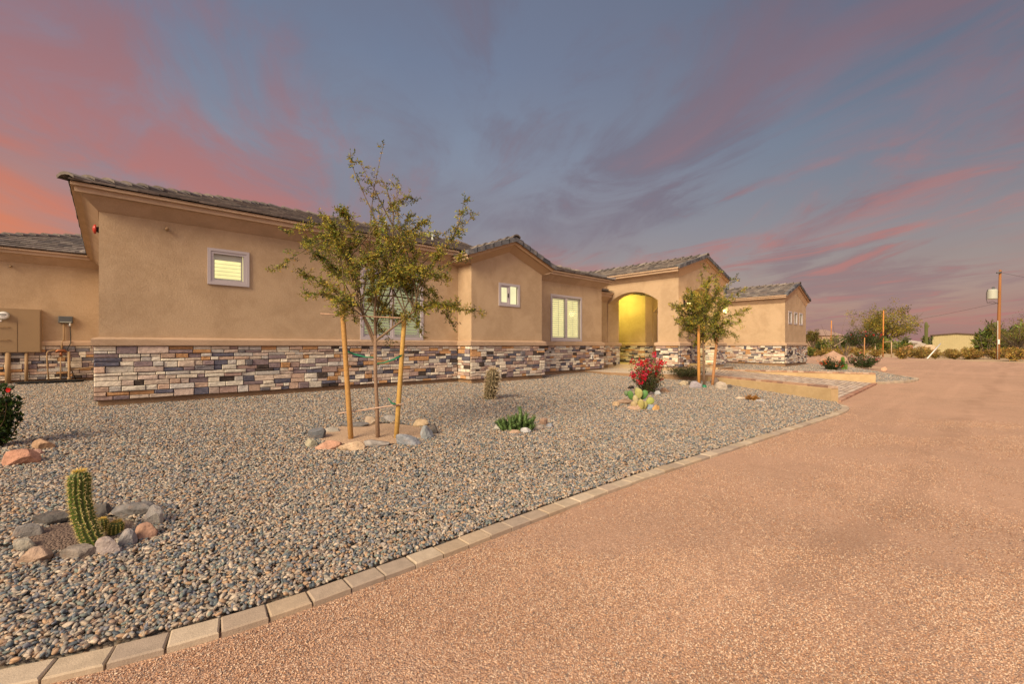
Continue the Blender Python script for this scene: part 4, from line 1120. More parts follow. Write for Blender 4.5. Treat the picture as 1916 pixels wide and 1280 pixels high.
def stake(base_px, top_px, rad, label, col, dep=0., group='wooden tree stakes'):
    x, y, z, dd = ground_at(*base_px); s = dd/FPX; a, b = at_depth(top_px[0], dd+dep); tz = CAMH+(647-top_px[1])/FPX*(dd+dep)
    mb = MB(); B = Vector((x, y, z-.15)); T = Vector((a, b, tz)); pts = [B, B.lerp(T, .3), B.lerp(T, .7), T-(T-B).normalized()*.02, T]
    mb.tube(pts, [rad*1.02, rad*1.03, rad*.97, rad*.95, rad*.82], 14, col)
    r = random.Random(int(base_px[0]))
    o = mb.build('tree_stake', M['wood'], loc=(x, y, z)); return tag(o, label, 'stake', group)
stake((658, 824), (640, 570), .037, 'tall orange brown wooden stake left of the large young tree', (.44,.25,.085))
stake((740, 822), (757, 590), .035, 'yellowish wooden stake right of the large young tree', (.48,.30,.09), .0)
stake((1308, 724), (1307, 607), .048, 'orange wooden stake left of the porch tree', (.52,.25,.07))
stake((1332, 722), (1342, 630), .046, 'brown wooden stake leaning right of the porch tree', (.44,.22,.10), .0)
def stick(a_px, b_px, d, rad, m, label, name='wooden_brace', cat='brace', col=(.42,.27,.19), group=None, sag=0):
    pa = Vector((*at_depth(a_px[0], d), CAMH+(647-a_px[1])/FPX*d)); pb = Vector((*at_depth(b_px[0], d), CAMH+(647-b_px[1])/FPX*d))
    r = random.Random(3); mb = MB(); mb.tube(curve_pts(pa, pb, r, 9, wob=.006, bow=Vector((0,0,-sag))), rad, 7, col); o = mb.build(name, m, loc=tuple(pa)); return tag(o, label, cat, group)
stick((600, 587), (772, 596), d1-.06, .010, M['wood'], 'thin upper wooden brace tied across the large tree and its stakes')
stick((632, 774), (756, 756), d1-.02, .011, M['wood'], 'thin lower wooden brace tied across the two stakes', col=(.50,.35,.27))
def tie(a_px, b_px, d, label, slack=.03):
    pa = Vector((*at_depth(a_px[0], d), CAMH+(647-a_px[1])/FPX*d)); pb = Vector((*at_depth(b_px[0], d), CAMH+(647-b_px[1])/FPX*d)); mb = MB()
    for off in (-.006, .008):
        mb.tube([pa+Vector((0,0,off)), pa.lerp(pb, .3)+Vector((0,0,-slack*.8+off)), pa.lerp(pb, .65)+Vector((0,0,-slack+off*.5)), pb+Vector((0,0,-off))], .008, 5)
    o = mb.build('tree_tie', M['tie'], loc=tuple(pa)); tag(o, label, 'tie', 'green ties on the young trees')
    # loop round the stake
    mb2 = MB(); mb2.tube([pa+Vector((math.cos(k*.7)*.047, math.sin(k*.7)*.047, 0)) for k in range(10)], .004, 5, cap=False); q = mb2.build('loop', M['black'], o)
tie((648, 657), (704, 669), d1, 'green tape tie from the left stake to the large tree trunk'); tie((752, 665), (700, 681), d1, 'green tape tie from the right stake to the large tree trunk')
tie((741, 757), (727, 746), d1-.02, 'short green tie end at the lower brace')
mb = MB(); x, y, z, dd = ground_at(1318, 726); mb.tube([(x, y, z), (x, y, z+.10)], [.09, .05], 10, cap=False); tag(mb.build('trunk_guard', M['tie'], loc=(x, y, z)), 'green plastic guard round the foot of the porch tree', 'guard')

# tall torch cactus --------------------------------------------------
def ribbed(mb, sp, path, radii, ribs, r, depth=.22, spine_len=.02, seg_per=4, col=(.10,.125,.022), scol=(.62,.47,.17)):
    n = len(path); seg = ribs*seg_per; rings = []; prev = None; fr = []
    for i, p in enumerate(path):
        t = (path[min(i+1, n-1)]-path[max(i-1, 0)]).normalized()
        a = t.cross(Vector((0,0,1))) if prev is None else prev-t*prev.dot(t)
        if a.length < .02: a = t.cross(Vector((1,0,0))) if prev is None else prev
        a.normalize(); prev = a; b = t.cross(a); fr.append((a, b, t))
        rings.append([p+(a*math.cos(k*2*math.pi/seg)+b*math.sin(k*2*math.pi/seg))*radii[i]*(1-depth*(.5-.5*math.cos(k*2*math.pi/seg_per))) for k in range(seg)])
    vs = [q for rr in rings for q in rr]; b0 = len(mb.v); mb.v.extend([tuple(q) for q in vs])
    for i in range(n-1):
        for k in range(seg):
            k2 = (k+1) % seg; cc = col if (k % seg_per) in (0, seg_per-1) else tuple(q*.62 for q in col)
            mb.f.append([b0+i*seg+k, b0+i*seg+k2, b0+(i+1)*seg+k2, b0+(i+1)*seg+k]); mb.c.append(cc); mb.m.append(0); mb.sm.append(True)
    mb.f.append([b0+(n-1)*seg+k for k in range(seg)]); mb.c.append(scol); mb.m.append(0); mb.sm.append(False)
    # areoles and spines on every rib crest
    acc = 0; step = spine_len*.95
    for i in range(1, n):
        seglen = (path[i]-path[i-1]).length; acc += seglen
        if acc < step: continue
        acc = 0; a, b, t = fr[i]
        for k in range(ribs):
            an = k*2*math.pi/ribs; nn = a*math.cos(an)+b*math.sin(an); p = path[i]+nn*radii[i]*1.0
            sp.mesh([p+nn*spine_len*.12+q for q in (a*.2*spine_len+t*.16*spine_len, b*.2*spine_len-t*.16*spine_len, -a*.2*spine_len-t*.1*spine_len, -b*.2*spine_len+t*.16*spine_len)], [(0,1,2), (0,2,3)], tuple(q*1.1 for q in scol))
            for _ in range(8):
                dv = (nn*.8+rv(r)*.75).normalized()*spine_len*r.uniform(.6, 1.25); sd = rv(r)*spine_len*.09
                sp.mesh([p-sd, p+sd, p+dv], [(0,1,2)], scol)
def cactus_at(name, label, u, v, path_px, width_px, ribs, seed, col, scol, spine, dep=0., tops=None, group=None):
    x, y, z, dd = ground_at(u, v); s = dd/FPX; r = random.Random(seed); root = thing(name, label, 'cactus', (x, y, z), group); mb, sp = MB(), MB()
    pts = [Vector((*at_depth(pu, dd+dep), CAMH+(647-pv)*s)) for pu, pv in path_px]
    pts[0].z -= .03
    path = []
    for a in range(len(pts)-1):
        for k in range(8): path.append(pts[a].lerp(pts[a+1], k/8))
    path.append(pts[-1])
    for _ in range(4): path = [path[0]]+[(path[i-1]+path[i]*2+path[i+1])/4 for i in range(1, len(path)-1)]+[path[-1]]
    n = len(path); R = width_px*s/2/math.sqrt(1+((u-958)/FPX)**2); radii = []
    L = [0]
    for i in range(1, n): L.append(L[-1]+(path[i]-path[i-1]).length)
    for i in range(n):
        e = L[-1]-L[i]; q = 1 if e > R*1.1 else math.sqrt(max(.02, 1-(1-e/(R*1.1))**2)); radii.append(R*q*(.86+.14*min(1, L[i]/(R*2))))
    # refine the dome
    path2, rad2 = [], []
    for i in range(n-1):
        m = 4 if L[-1]-L[i] < R*1.6 else 2
        for k in range(m):
            t = k/m; path2.append(path[i].lerp(path[i+1], t)); l = L[i]+(L[i+1]-L[i])*t; e = L[-1]-l
            q = 1 if e > R*1.1 else math.sqrt(max(.02, 1-(1-e/(R*1.1))**2)); rad2.append(R*q*(.86+.14*min(1, l/(R*2))))
    path2.append(path[-1]); rad2.append(R*.12)
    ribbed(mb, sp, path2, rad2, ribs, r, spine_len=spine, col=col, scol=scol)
    top = path2[-1]
    for _ in range(220): 
        q = rv(r); q.z = abs(q.z)*.6; p = top+Vector((q.x, q.y, 0))*R*.55-Vector((0,0,R*.12)); dv = (q+Vector((0,0,.8))).normalized()*spine*r.uniform(.6,1.3); sd = rv(r)*spine*.05; sp.mesh([p-sd, p+sd, p+dv], [(0,1,2)], tuple(q*(1.15 if scol[0] < .6 else .95) for q in scol) if scol[0] < .6 else (.75,.52,.12))
    mb.build('stem', M['cactus'], root); sp.build('spines', attr_spine, root); return root
attr_spine = attr_mat('spines', .6, .3, 30, .85, 1.15, 0)
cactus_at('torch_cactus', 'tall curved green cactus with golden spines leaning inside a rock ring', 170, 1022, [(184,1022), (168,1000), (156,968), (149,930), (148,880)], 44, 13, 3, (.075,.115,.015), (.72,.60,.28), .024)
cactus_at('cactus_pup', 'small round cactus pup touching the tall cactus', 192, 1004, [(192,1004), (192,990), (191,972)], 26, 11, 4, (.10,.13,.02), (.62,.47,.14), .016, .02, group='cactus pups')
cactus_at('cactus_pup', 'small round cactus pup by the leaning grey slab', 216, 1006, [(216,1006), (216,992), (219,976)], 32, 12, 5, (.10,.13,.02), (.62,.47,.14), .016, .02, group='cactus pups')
cactus_at('dried_cactus', 'dry tan spiny columnar cactus standing in front of the stone wall', 919, 748, [(915,748), (917,735), (921,715), (923,691)], 23, 12, 6, (.15,.12,.06), (.52,.42,.28), .10)
cactus_at('columnar_cactus', 'small bright green cactus column beside the orange flowering shrub', 1577, 692, [(1577,692), (1577,684), (1577,668)], 7, 9, 8, (.10,.22,.03), (.30,.35,.10), .04)
cactus_at('columnar_cactus', 'short stubby green cactus right of the small cactus column', 1582, 692, [(1582,692), (1582,688), (1582,681)], 8, 9, 9, (.12,.23,.03), (.30,.35,.10), .04)

# succulent mound, prickly pear, shrubs -------------------------------
def succulent(u, v, w, h, label):
    x, y, z, dd = ground_at(u, v); s = dd/FPX; r = random.Random(9); root = thing('succulent', label, 'succulent', (x, y, z)); mb = MB(); sb = MB()
    arms = [(-.42, .25), (-.36, .34), (-.30, .42), (-.22, .50), (-.12, .45), (-.05, .62), (.04, .95), (.10, .6), (.2, .72), (.28, .5), (.38, .55), (.0, .35), (-.2, .22), (.14, .3), (.32, .25), (-.1, .8*.7), (.22, .42), (-.45, .38)]
    arms += [(r.uniform(-.48, .46), r.uniform(.25, .6)) for _ in range(16)]
    for a, hh in arms:
        bx, by = cam_offset(x, y, a*w*s*.75, r.uniform(-.12, .18)); tx, ty = cam_offset(x, y, a*w*s*1.05, r.uniform(-.15, .2)); A = Vector((bx, by, z)); T = Vector((tx, ty, z+hh*h*s))
        pts = curve_pts(A, T, r, 5, wob=.05); mb_r = .027
        sb.tube(pts, [mb_r*.9, mb_r, mb_r, mb_r*.9, mb_r*.4], 7, (.10,.17,.05))
        for q in range(150):
            t = (q+.5)/150; p, d0 = along(pts, t); sd = rv(r); sd = (sd-d0*sd.dot(d0)).normalized(); c = tuple(k*r.uniform(.8, 1.25) for k in (.11,.17,.06))
            leaf(mb, p+sd*mb_r*.7, sd+d0*.9, rv(r), .036, .013, c, .1)
    sb.build('stem', M['cactus'], root); mb.build('leaves', M['leaf'], root)
succulent(969, 806, 78, 46, 'low bushy green succulent growing inside a few small rocks')
def pad(mb, c, lat, up, w, h, th, col):
    """a flattened oval pad centred at c"""
    lat = lat.normalized(); up = up.normalized(); n = lat.cross(up); vs, fs = [], []; A, B = 14, 8
    for j in range(B+1):
        ph = math.pi*j/B
        for i in range(A):
            th_ = 2*math.pi*i/A; rr = math.sin(ph)
            k = .82+.18*math.sin(th_)
            vs.append(c+lat*math.cos(th_)*rr*w*.5*k+up*math.sin(th_)*rr*h*.5+n*math.cos(ph)*th*.5)
    for j in range(B):
        for i in range(A): i2 = (i+1) % A; fs.append((j*A+i, j*A+i2, (j+1)*A+i2, (j+1)*A+i))
    mb.mesh(vs, fs, col, 0, True)
def prickly(u, v, label):
    x, y, z, dd = ground_at(u, v); s = dd/FPX; root = thing('prickly_pear', label, 'cactus', (x, y, z)); R = Vector((CY, -CX, 0)); F = Vector((CX, CY, 0))
    sp_ = [(1172,736,9,9,(.13,.19,.10),.05,0), (1180,740,12,16,(.09,.20,.05),.0,.25), (1195,737,16,18,(.34,.33,.12),-.03,.05), (1205,739,14,17,(.08,.20,.05),.06,-.45), (1189,749,11,17,(.42,.36,.20),-.08,.1),
           (1199,758,13,19,(.33,.29,.10),-.14,0), (1206,759,11,14,(.30,.27,.09),-.1,-.3), (1216,751,15,15,(.28,.32,.08),0,-.7), (1186,759,12,14,(.40,.31,.17),-.15,.3), (1192,730,9,9,(.30,.30,.14),.04,.2)]
    for pu, pv, w, h, c, dep, rot in sp_:
        a, b = at_depth(pu, dd+dep); cc = Vector((a, b, CAMH+(647-pv)/FPX*(dd+dep))); mb = MB()
        up = Vector((0,0,1))*math.cos(rot)+R*math.sin(-rot); lat = up.cross(F)+F*.35; pad(mb, cc, lat, up, w*s*1.1, h*s*1.15, .05, c); mb.build('pad', M['cactus'], root)
prickly(1198, 766, 'prickly pear with green and faded yellow pads in front of the red shrub')
def shrub(name, label, u, v, w, h, seed, n_stem, leafL, greens, flowers=None, nfl=0, fsize=.05, density=40, lean=0., ttop=False, dep=0., topw=None, cat='shrub', fl_cols=None, group=None, stemcol=(.13,.09,.05), trunk=None, zfix=None):
    x, y, z, dd = ground_at(u, v); dd += dep; x, y = at_depth(u, dd); z = gz(x, y) if zfix is None else zfix; s = dd/FPX; r = random.Random(seed); W, Hh = w*s, h*s; topw = topw or 1.0
    root = thing(name, label, cat, (x, y, z), group); sb, lb, fb = MB(), MB(), MB(); base = Vector((x, y, z))
    z0 = 0 if trunk is None else trunk*Hh
    if trunk: sb.tube([base-Vector((0,0,.05)), base+Vector((0,0,z0))], [.05, .04], 7, stemcol)
    for i in range(n_stem):
        an = r.uniform(0, 6.28); rad = math.sqrt(r.random())*W*.5; hh = z0+(Hh-z0)*r.uniform(.55, 1.0)*(1-.35*(rad/(W*.5))**2)
        tip = base+Vector((math.cos(an)*rad*topw+lean*CY*Hh, math.sin(an)*rad*topw-lean*CX*Hh, hh)); st = base+Vector((math.cos(an)*rad*.15, math.sin(an)*rad*.15, z0))
        pts = curve_pts(st, tip, r, 6, wob=.08, bow=Vector((math.cos(an), math.sin(an), 0))*rad*.2)
        sb.tube(pts, [.010*s*120*.08+.004, .008, .006, .005, .004, .002], 4, stemcol, cap=False)
        for q in range(density):
            t = r.uniform(.12 if trunk is None else .35, 1); p, d0 = along(pts, t); p = p+rv(r)*W*.07; sd = rv(r); c0 = r.choice(greens); k = r.uniform(.7, 1.3)
            leaf(lb, p, sd+d0*.3+Vector((0,0,.2)), rv(r), leafL*r.uniform(.6, 1.2), leafL*.48, tuple(a*k for a in c0))
        if flowers and i < nfl:
            for _ in range(r.randint(2, 4)):
                p, d0 = along(pts, r.uniform(.6, 1.02)); p = p+rv(r)*fsize*.8; c0 = r.choice(fl_cols or [flowers])
                for q in range(16):
                    c = tuple(a*r.uniform(.75, 1.3) for a in c0); leaf(fb, p+rv(r)*fsize*.55, rv(r)+Vector((0,0,.2)), rv(r), fsize*.62, fsize*.5, c)
    sb.build('stem', M['bark'], root); lb.build('foliage', M['leaf'], root)
    if fb.f: fb.build('flowers', M['petal'], root)
    return root
DG_ = [(.03,.06,.015), (.05,.085,.02), (.025,.045,.015), (.08,.11,.025)]
shrub('flowering_shrub', 'upright shrub covered in red and pink flowers in the gravel bed', 1213, 737, 72, 84, 21, 56, .055, DG_+[(.13,.13,.03)], (1,0,0), 36, .075, 46, fl_cols=[(.62,.012,.045), (.72,.02,.03), (.70,.10,.20), (.50,.01,.03)], topw=1.1)
shrub('hibiscus', 'dark leafy hibiscus with one red bloom at the left edge', -6, 838, 62, 150, 22, 30, .075, [(.02,.045,.01), (.035,.07,.012), (.07,.13,.015), (.015,.03,.01)], (1,0,0), 1, .035, 60, fl_cols=[(.75,.01,.01)], cat='shrub')
def bloom(u, v, d):
    a, b = at_depth(u, d); c0 = Vector((a, b, CAMH+(647-v)/FPX*d)); r = random.Random(2); mb = MB()
    for k in range(6):
        an = k*math.pi/3; dv = Vector((math.cos(an)*CY, -math.cos(an)*CX, math.sin(an)))
        leaf(mb, c0, dv+Vector((-CX, -CY, 0))*.4, Vector((-CX, -CY, 0)), .036, .034, (.50, .010, .01), .1)
        leaf(mb, c0, dv+rv(r)*.4, Vector((-CX, -CY, 0)), .028, .028, (.38, .01, .01), .1)
    for ch in bpy.data.objects:
        if ch.name == 'hibiscus': mb.build('flower', M['petal'], ch, loc=tuple(c0))
bloom(17, 730, ground_at(-6, 838)[3]-.42)
shrub('low_shrub', 'low dark green shrub spreading in front of the porch pier', 1286, 706, 74, 17, 23, 60, .06, [(.05,.06,.018), (.08,.085,.03), (.035,.045,.015)], density=34, dep=-1.6, zfix=.07)
shrub('flowering_shrub', 'sprawling shrub with small orange flowers behind the far low wall', 1557, 693, 42, 28, 24, 34, .09, DG_, (1,0,0), 13, .07, 44, fl_cols=[(.75,.16,.03), (.70,.08,.04), (.75,.35,.18)])
shrub('flowering_shrub', 'dark shrub with pink and white flowers at the end of the far bed', 1616, 688, 56, 30, 25, 46, .10, DG_, (1,0,0), 13, .07, 50, fl_cols=[(.70,.25,.25), (.70,.55,.50), (.70,.10,.12)])
shrub('dried_plant', 'small dried orange brown plant between two flat rocks', 1408, 750, 24, 13, 26, 22, .05, [(.42,.20,.05), (.50,.28,.08), (.32,.14,.04)], density=26)
shrub('crape_myrtle', 'small round headed tree with red flowers tied to an orange stake', 1616, 684, 60, 74, 27, 70, .11, DG_+[(.10,.075,.02)], (1,0,0), 12, .09, 60, fl_cols=[(.60,.02,.03), (.65,.10,.12)], cat='tree', trunk=.42, topw=.95)

# ------------------------------------------------------------------ wall fixtures at the left
def panel():
    Y = 20.9; root = thing('electric_panel', 'tan metal electric service panel mounted on the left wing wall', 'electric panel', (-2.3, Y, .97))
    mb = MB(); mb.box((-3.05, Y-.17, .98), (-1.6, Y-.002, 2.37)); mb.build('cabinet', M['metal'], root)
    mb = MB(); mb.box((-2.10, Y-.19, 1.0), (-1.63, Y-.172, 2.34)); mb.build('door', M['metal'], root)
    mb = MB(); mb.box((-3.03, Y-.185, 1.0), (-2.12, Y-.172, 1.94)); p = mb.build('lower_cover', M['metal'], root)
    for z in (1.78, 1.38):
        mb = MB(); mb.tube([(-2.55, Y-.195, z), (-2.5, Y-.215, z), (-2.32, Y-.215, z), (-2.27, Y-.195, z)], .010, 6); mb.build('handle', M['pipe'], p)
    mb = MB(); mb.tube([(-2.40, Y-.17, 2.14), (-2.40, Y-.20, 2.14)], .13, 24, cap=True, smooth=False); mt = mb.build('meter', M['transformer'], root)
    mb = MB(); mb.tube([(-2.40, Y-.20, 2.14), (-2.40, Y-.27, 2.14), (-2.40, Y-.28, 2.14)], [.115, .11, .09], 24); g_ = mb.build('dial', M['white'], mt)
    mb = MB(); mb.box((-2.47, Y-.285, 2.155), (-2.33, Y-.281, 2.185)); mb.box((-2.44, Y-.285, 2.11), (-2.36, Y-.281, 2.118)); mb.build('display', M['black'], mt)
    mb = MB(); mb.box((-2.48, Y-.195, 1.95), (-2.44, Y-.172, 2.0)); mb.build('seal', M['white'], root)
    for x, r_ in ((-2.32, .062), (-1.93, .040)):
        mb = MB(); mb.tube([(x, Y-.12, -.1), (x, Y-.12, .98)], r_, 14); mb.build('conduit', M['pipe'], root)
panel()
def controller():
    Y = 20.9; root = thing('irrigation_controller', 'dark grey wall box with a cable above the stone on the left wing', 'control box', (-1.04, Y, 1.9))
    mb = MB(); mb.obox((-1.22, Y-.002, 1.96), (.34, 0, 0), (0, 0, .22), (0, -.12, 0), .02); mb.build('box', M['grey'], root)
    mb = MB(); mb.box((-1.19, Y-.128, 1.975), (-.91, Y-.122, 2.0)); mb.build('label_strip', M['transformer'], root)
    mb = MB(); mb.tube([(-1.10, Y-.06, 1.96), (-1.10, Y-.06, 1.4), (-1.14, Y-.1, 1.3), (-1.14, Y-.12, .95)], .024, 9); mb.build('conduit', M['pipe'], root)
    mb = MB(); mb.tube([(-.95, Y-.08, 1.97), (-.95, Y-.08, 1.86)], .028, 9); mb.build('plug', M['white'], root)
    mb = MB(); mb.tube([(-.95, Y-.08, 1.88), (-.93, Y-.10, 1.5), (-.93, Y-.14, 1.28), (-1.0, Y-.2, 1.1), (-.96, Y-.2, .8), (-.93, Y-.2, .45), (-.80, Y-.2, .05)], .012, 7); mb.build('cable', M['black'], root)
controller()
def backflow():
    Y = 20.9; root = thing('backflow_pipes', 'tan water pipes with a valve standing against the left wing stone', 'pipes', (-1.2, Y-.25, 0)); q = Y-.25
    for pts, r_ in (([(-1.42,q,-.05), (-1.46,q,.55), (-1.47,q,.95), (-1.44,q,1.02), (-1.36,q,1.04), (-1.2,q,1.05)], .020), ([(-1.16,q,-.05), (-1.16,q,.82)], .018), ([(-1.18,q,.82), (-.95,q,.82)], .016), ([(-.96,q,-.05), (-.96,q,.15), (-.97,q,1.0)], .034), ([(-.93,q+.05,.40), (-.2,q+.05,.48)], .026)):
        mb = MB(); mb.tube(pts, r_, 9); mb.build('pipe', M['pipe'], root)
    mb = MB(); mb.tube([(-1.28,q,.98), (-1.22,q,1.03), (-1.08,q,1.03), (-1.02,q,.98)], [.03, .055, .055, .03], 10); mb.tube([(-1.15,q,1.0), (-1.15,q,.84)], .035, 9); mb.build('valve', M['copper'], root)
    mb = MB(); mb.tube([(-.96,q,.06), (-.96,q,.14)], .05, 12); mb.build('coupling', M['pipe'], root)
backflow()
def hose():
    mb = MB(); r = random.Random(8); cx_, cy_ = -1.35, 20.3
    for k in range(9):
        pts = [(cx_+(.55+.03*k)*math.cos(a)*1.0, cy_+(.20+.012*k)*math.sin(a), .035+.012*(k % 3)+.006*math.sin(5*a+k)) for a in [i*2*math.pi/30 for i in range(31)]]
        mb.tube(pts, .014, 6)
    tag(mb.build('hose', M['black'], loc=(cx_, cy_, .02)), 'coiled black hose on the gravel below the water pipes', 'hose')
hose()
def bell():
    x, y, z = -.14, 11.0, 3.72
    # on the side of the front corner: z from photo
    root = thing('alarm_bell', 'round red alarm bell fixed under the eave on the corner side wall', 'alarm', (-.14, 12.0, 3.52))
    mb = MB(); mb.tube([(-.142, 12.0, 3.52), (-.18, 12.0, 3.52)], [.06, .05], 14); mb.build('mount', M['black'], root)
    mb = MB(); mb.tube([(-.18, 12.0, 3.52), (-.185, 12.0, 3.52), (-.215, 12.0, 3.52), (-.235, 12.0, 3.52)], [.085, .10, .085, .03], 20); mb.build('bell', M['red'], root)
bell()
def stub(x, Y, z, label):
    root = thing('wall_spout', label, 'pipe stub', (x, Y, z)); mb = MB(); mb.tube([(x, Y-.001, z), (x, Y-.09, z-.01)], .032, 10); mb.build('stub', M['grey'], root); mb = MB(); mb.tube([(x, Y-.09, z-.01), (x, Y-.11, z-.012)], .036, 10); mb.build('rim', M['pipe'], root)
stub(.91, 11.85, 3.69, 'small pipe stub high on the front wall left of the small window'); stub(-2.27, 20.9, 3.72, 'small pipe stub high on the left wing wall')

# lanterns on the porch piers and the lit entry
def lantern(x, Y, z, label):
    root = thing('wall_lantern', label, 'lantern', (x, Y, z), 'lit lanterns on the porch piers')
    mb = MB(); mb.obox((x-.07, Y-.001, z-.16), (.14, 0, 0), (0, 0, .34), (0, -.03, 0), .01); mb.tube([(x, Y-.03, z+.1), (x, Y-.12, z+.24), (x, Y-.24, z+.22), (x, Y-.26, z+.14)], .014, 7); mb.build('bracket', M['bronze'], root)
    mb = MB(); mb.tube([(x, Y-.26, z+.14), (x, Y-.26, z+.10), (x, Y-.26, z+.02)], [.02, .05, .16], 6, smooth=False)
    for k in range(6):
        a = k*math.pi/3; mb.tube([(x+.14*math.cos(a), Y-.26+.14*math.sin(a), z+.02), (x+.09*math.cos(a), Y-.26+.09*math.sin(a), z-.30)], .008, 4)
    mb.tube([(x, Y-.26, z-.30), (x, Y-.26, z-.36)], [.10, .03], 6, smooth=False); mb.build('cage', M['bronze'], root)
    mb = MB(); mb.tube([(x, Y-.26, z+.015), (x, Y-.26, z-.29)], [.125, .08], 6, smooth=False); mb.build('glass', M['bulb'], root)
    l = bpy.data.lights.new('lantern_light', 'POINT'); l.energy = 22; l.color = (1, .62, .22); l.shadow_soft_size = .15
    o = bpy.data.objects.new('lantern_light', l); COL.objects.link(o); o.parent = root; o.location = (0, -.50, -.12)
lantern(19.12, PY, 3.10, 'lit yellow lantern on the left porch pier behind the tree crown'); lantern(23.05, PY, 3.15, 'lit yellow lantern on the right porch pier behind the tree crown')
root = thing('ceiling_lamp', 'yellow flush lamp on the ceiling of the entry recess', 'lamp', (20.9, 14.2, 4.14))
mb = MB(); mb.tube([(20.9, 14.2, 4.149), (20.9, 14.2, 4.10)], .20, 20); mb.build('base', M['bronze'], root)
mb = MB(); mb.tube([(20.9, 14.2, 4.10), (20.9, 14.2, 4.03), (20.9, 14.2, 4.0)], [.17, .13, .05], 20); mb.build('shade', M['bulb'], root)
l = bpy.data.lights.new('ceiling_lamp_light', 'POINT'); l.energy = 160; l.color = (.98, .93, .16); l.shadow_soft_size = .18
o = bpy.data.objects.new('ceiling_lamp_light', l); COL.objects.link(o); o.parent = root; o.location = (0, 0, -.35)

root = thing('ceiling_lamp', 'yellow flush lamp on the porch ceiling in front of the entry recess', 'lamp', (21.6, 11.3, 4.14))
mb = MB(); mb.tube([(21.6, 11.3, 4.149), (21.6, 11.3, 4.10)], .16, 20); mb.build('base', M['bronze'], root)
mb = MB(); mb.tube([(21.6, 11.3, 4.10), (21.6, 11.3, 4.03), (21.6, 11.3, 4.0)], [.14, .11, .05], 20); mb.build('shade', M['bulb'], root)
l = bpy.data.lights.new('ceiling_lamp_light', 'POINT'); l.energy = 75; l.color = (1, .80, .22); l.shadow_soft_size = .15
o = bpy.data.objects.new('ceiling_lamp_light', l); COL.objects.link(o); o.parent = root; o.location = (0, 0, -.35)

# ------------------------------------------------------------------ desert background
def far_pt(u, d): x, y = at_depth(u, d); return x, y, far_z(x, y)
def bush(u, d, w, h, label, seed, greens, group, name='desert_bush', n=260, trunk=False, leafk=1.0):
    x, y, z = far_pt(u, d); r = random.Random(seed); mb, sb = MB(), MB(); s = d/FPX; W, Hh = w*s, h*s
    root = thing(name, label, 'bush', (x, y, z), group); nst = 26
    for i in range(nst):
        an = r.uniform(0, 6.28); rad = r.uniform(.2, 1)*W*.5; tip = Vector((x+math.cos(an)*rad, y+math.sin(an)*rad, z+Hh*r.uniform(.55, 1)*(1-.4*(rad/(W*.5))**2)))
        pts = curve_pts((x, y, z), tip, r, 5, wob=.08); sb.tube(pts, [.03, .022, .016, .012, .006], 3, (.10,.075,.05), cap=False)
        k = r.uniform(.65, 1.3); c0 = r.choice(greens)
        for q in range(n//nst):
            p, d0 = along(pts, r.uniform(.2, 1)); p = p+rv(r)*W*.07
            leaf(mb, p, rv(r)+Vector((0,0,.5)), rv(r), .26*leafk*Hh*r.uniform(.5, 1.1), .07*Hh*leafk, tuple(a*k*r.uniform(.8, 1.2) for a in c0))
    sb.build('stem', M['bark'], root); mb.build('foliage', M['leaf'], root); return root
CREO = [(.36,.24,.05), (.28,.185,.045), (.44,.31,.08), (.20,.145,.05), (.50,.35,.11)]
GRN = [(.13,.17,.04), (.20,.23,.05), (.32,.31,.055), (.07,.10,.03)]
proto_b = [bush(1665, 46, 46, 30, 'tawny desert bush in the scrub beyond the driveway', 200+i, CREO, 'tawny bushes across the desert', n=620) for i in range(4)]
rb = random.Random(4)
def copy_tree(o, parent=None):
    c = o.copy(); COL.objects.link(c); c.parent = parent
    for ch in list(o.children): copy_tree(ch, c)
    return c
spots = []
for i in range(150):
    u = rb.uniform(1495, 1965); dlo = 50 if u < 1780 else 44
    dd_ = dlo+14+85*rb.random()**1.5 if u < 1700 else dlo+8+80*rb.random()**1.4
    spots.append((u, dd_, rb.uniform(.7, 1.25)))
for i, (u, dd_, k) in enumerate(spots):
    o = proto_b[i] if i < 4 else copy_tree(proto_b[i % 4])
    x, y, z = far_pt(u, dd_); o.location = (x, y, z); o.rotation_euler = (0, 0, rb.uniform(0, 6.28)); sc = k*.78*(.75+.003*dd_); o.scale = (sc*1.15, sc*1.15, sc)
for i, (u, d_, w, h) in enumerate([(1688, 52, 24, 22), (1900, 44, 50, 26), (1810, 56, 50, 20), (1750, 55, 26, 14), (1640, 62, 30, 17)]):
    bush(u, d_, w, h, ['small round brown bush standing alone at the driveway edge', 'broad tawny bush at the right edge beside the driveway', 'low tawny bush in front of the cream metal shed', 'low brown bush at the foot of the leaning white pipe', 'yellowish bush left of the lone brown bush'][i], 300+i, CREO, None, n=700)
for i, (u, d_, w, h, lb_) in enumerate([(1858, 70, 50, 62, 'dark green bush right behind the utility pole'), (1905, 72, 70, 70, 'broad dark green bush at the right edge'), (1842, 74, 30, 58, 'dark green bush at the right end of the cream shed'),
    (1733, 85, 18, 34, 'green bush at the foot of the tall saguaro'), (1538, 75, 40, 34, 'yellow green bush left of the far plain pole'), (1570, 80, 50, 40, 'bright olive bush behind the bare sticks'), (1655, 82, 54, 34, 'dense green bush under the big far tree'),
    (1516, 60, 16, 24, 'green bush at the corner of the wing'), (1690, 85, 34, 32, 'green bush right of the big far tree trunk')]):
    bush(u, d_, w, h, lb_, 330+i, GRN if i not in (4, 5) else GRN+[(.24,.20,.035)], None, n=900, leafk=.8)
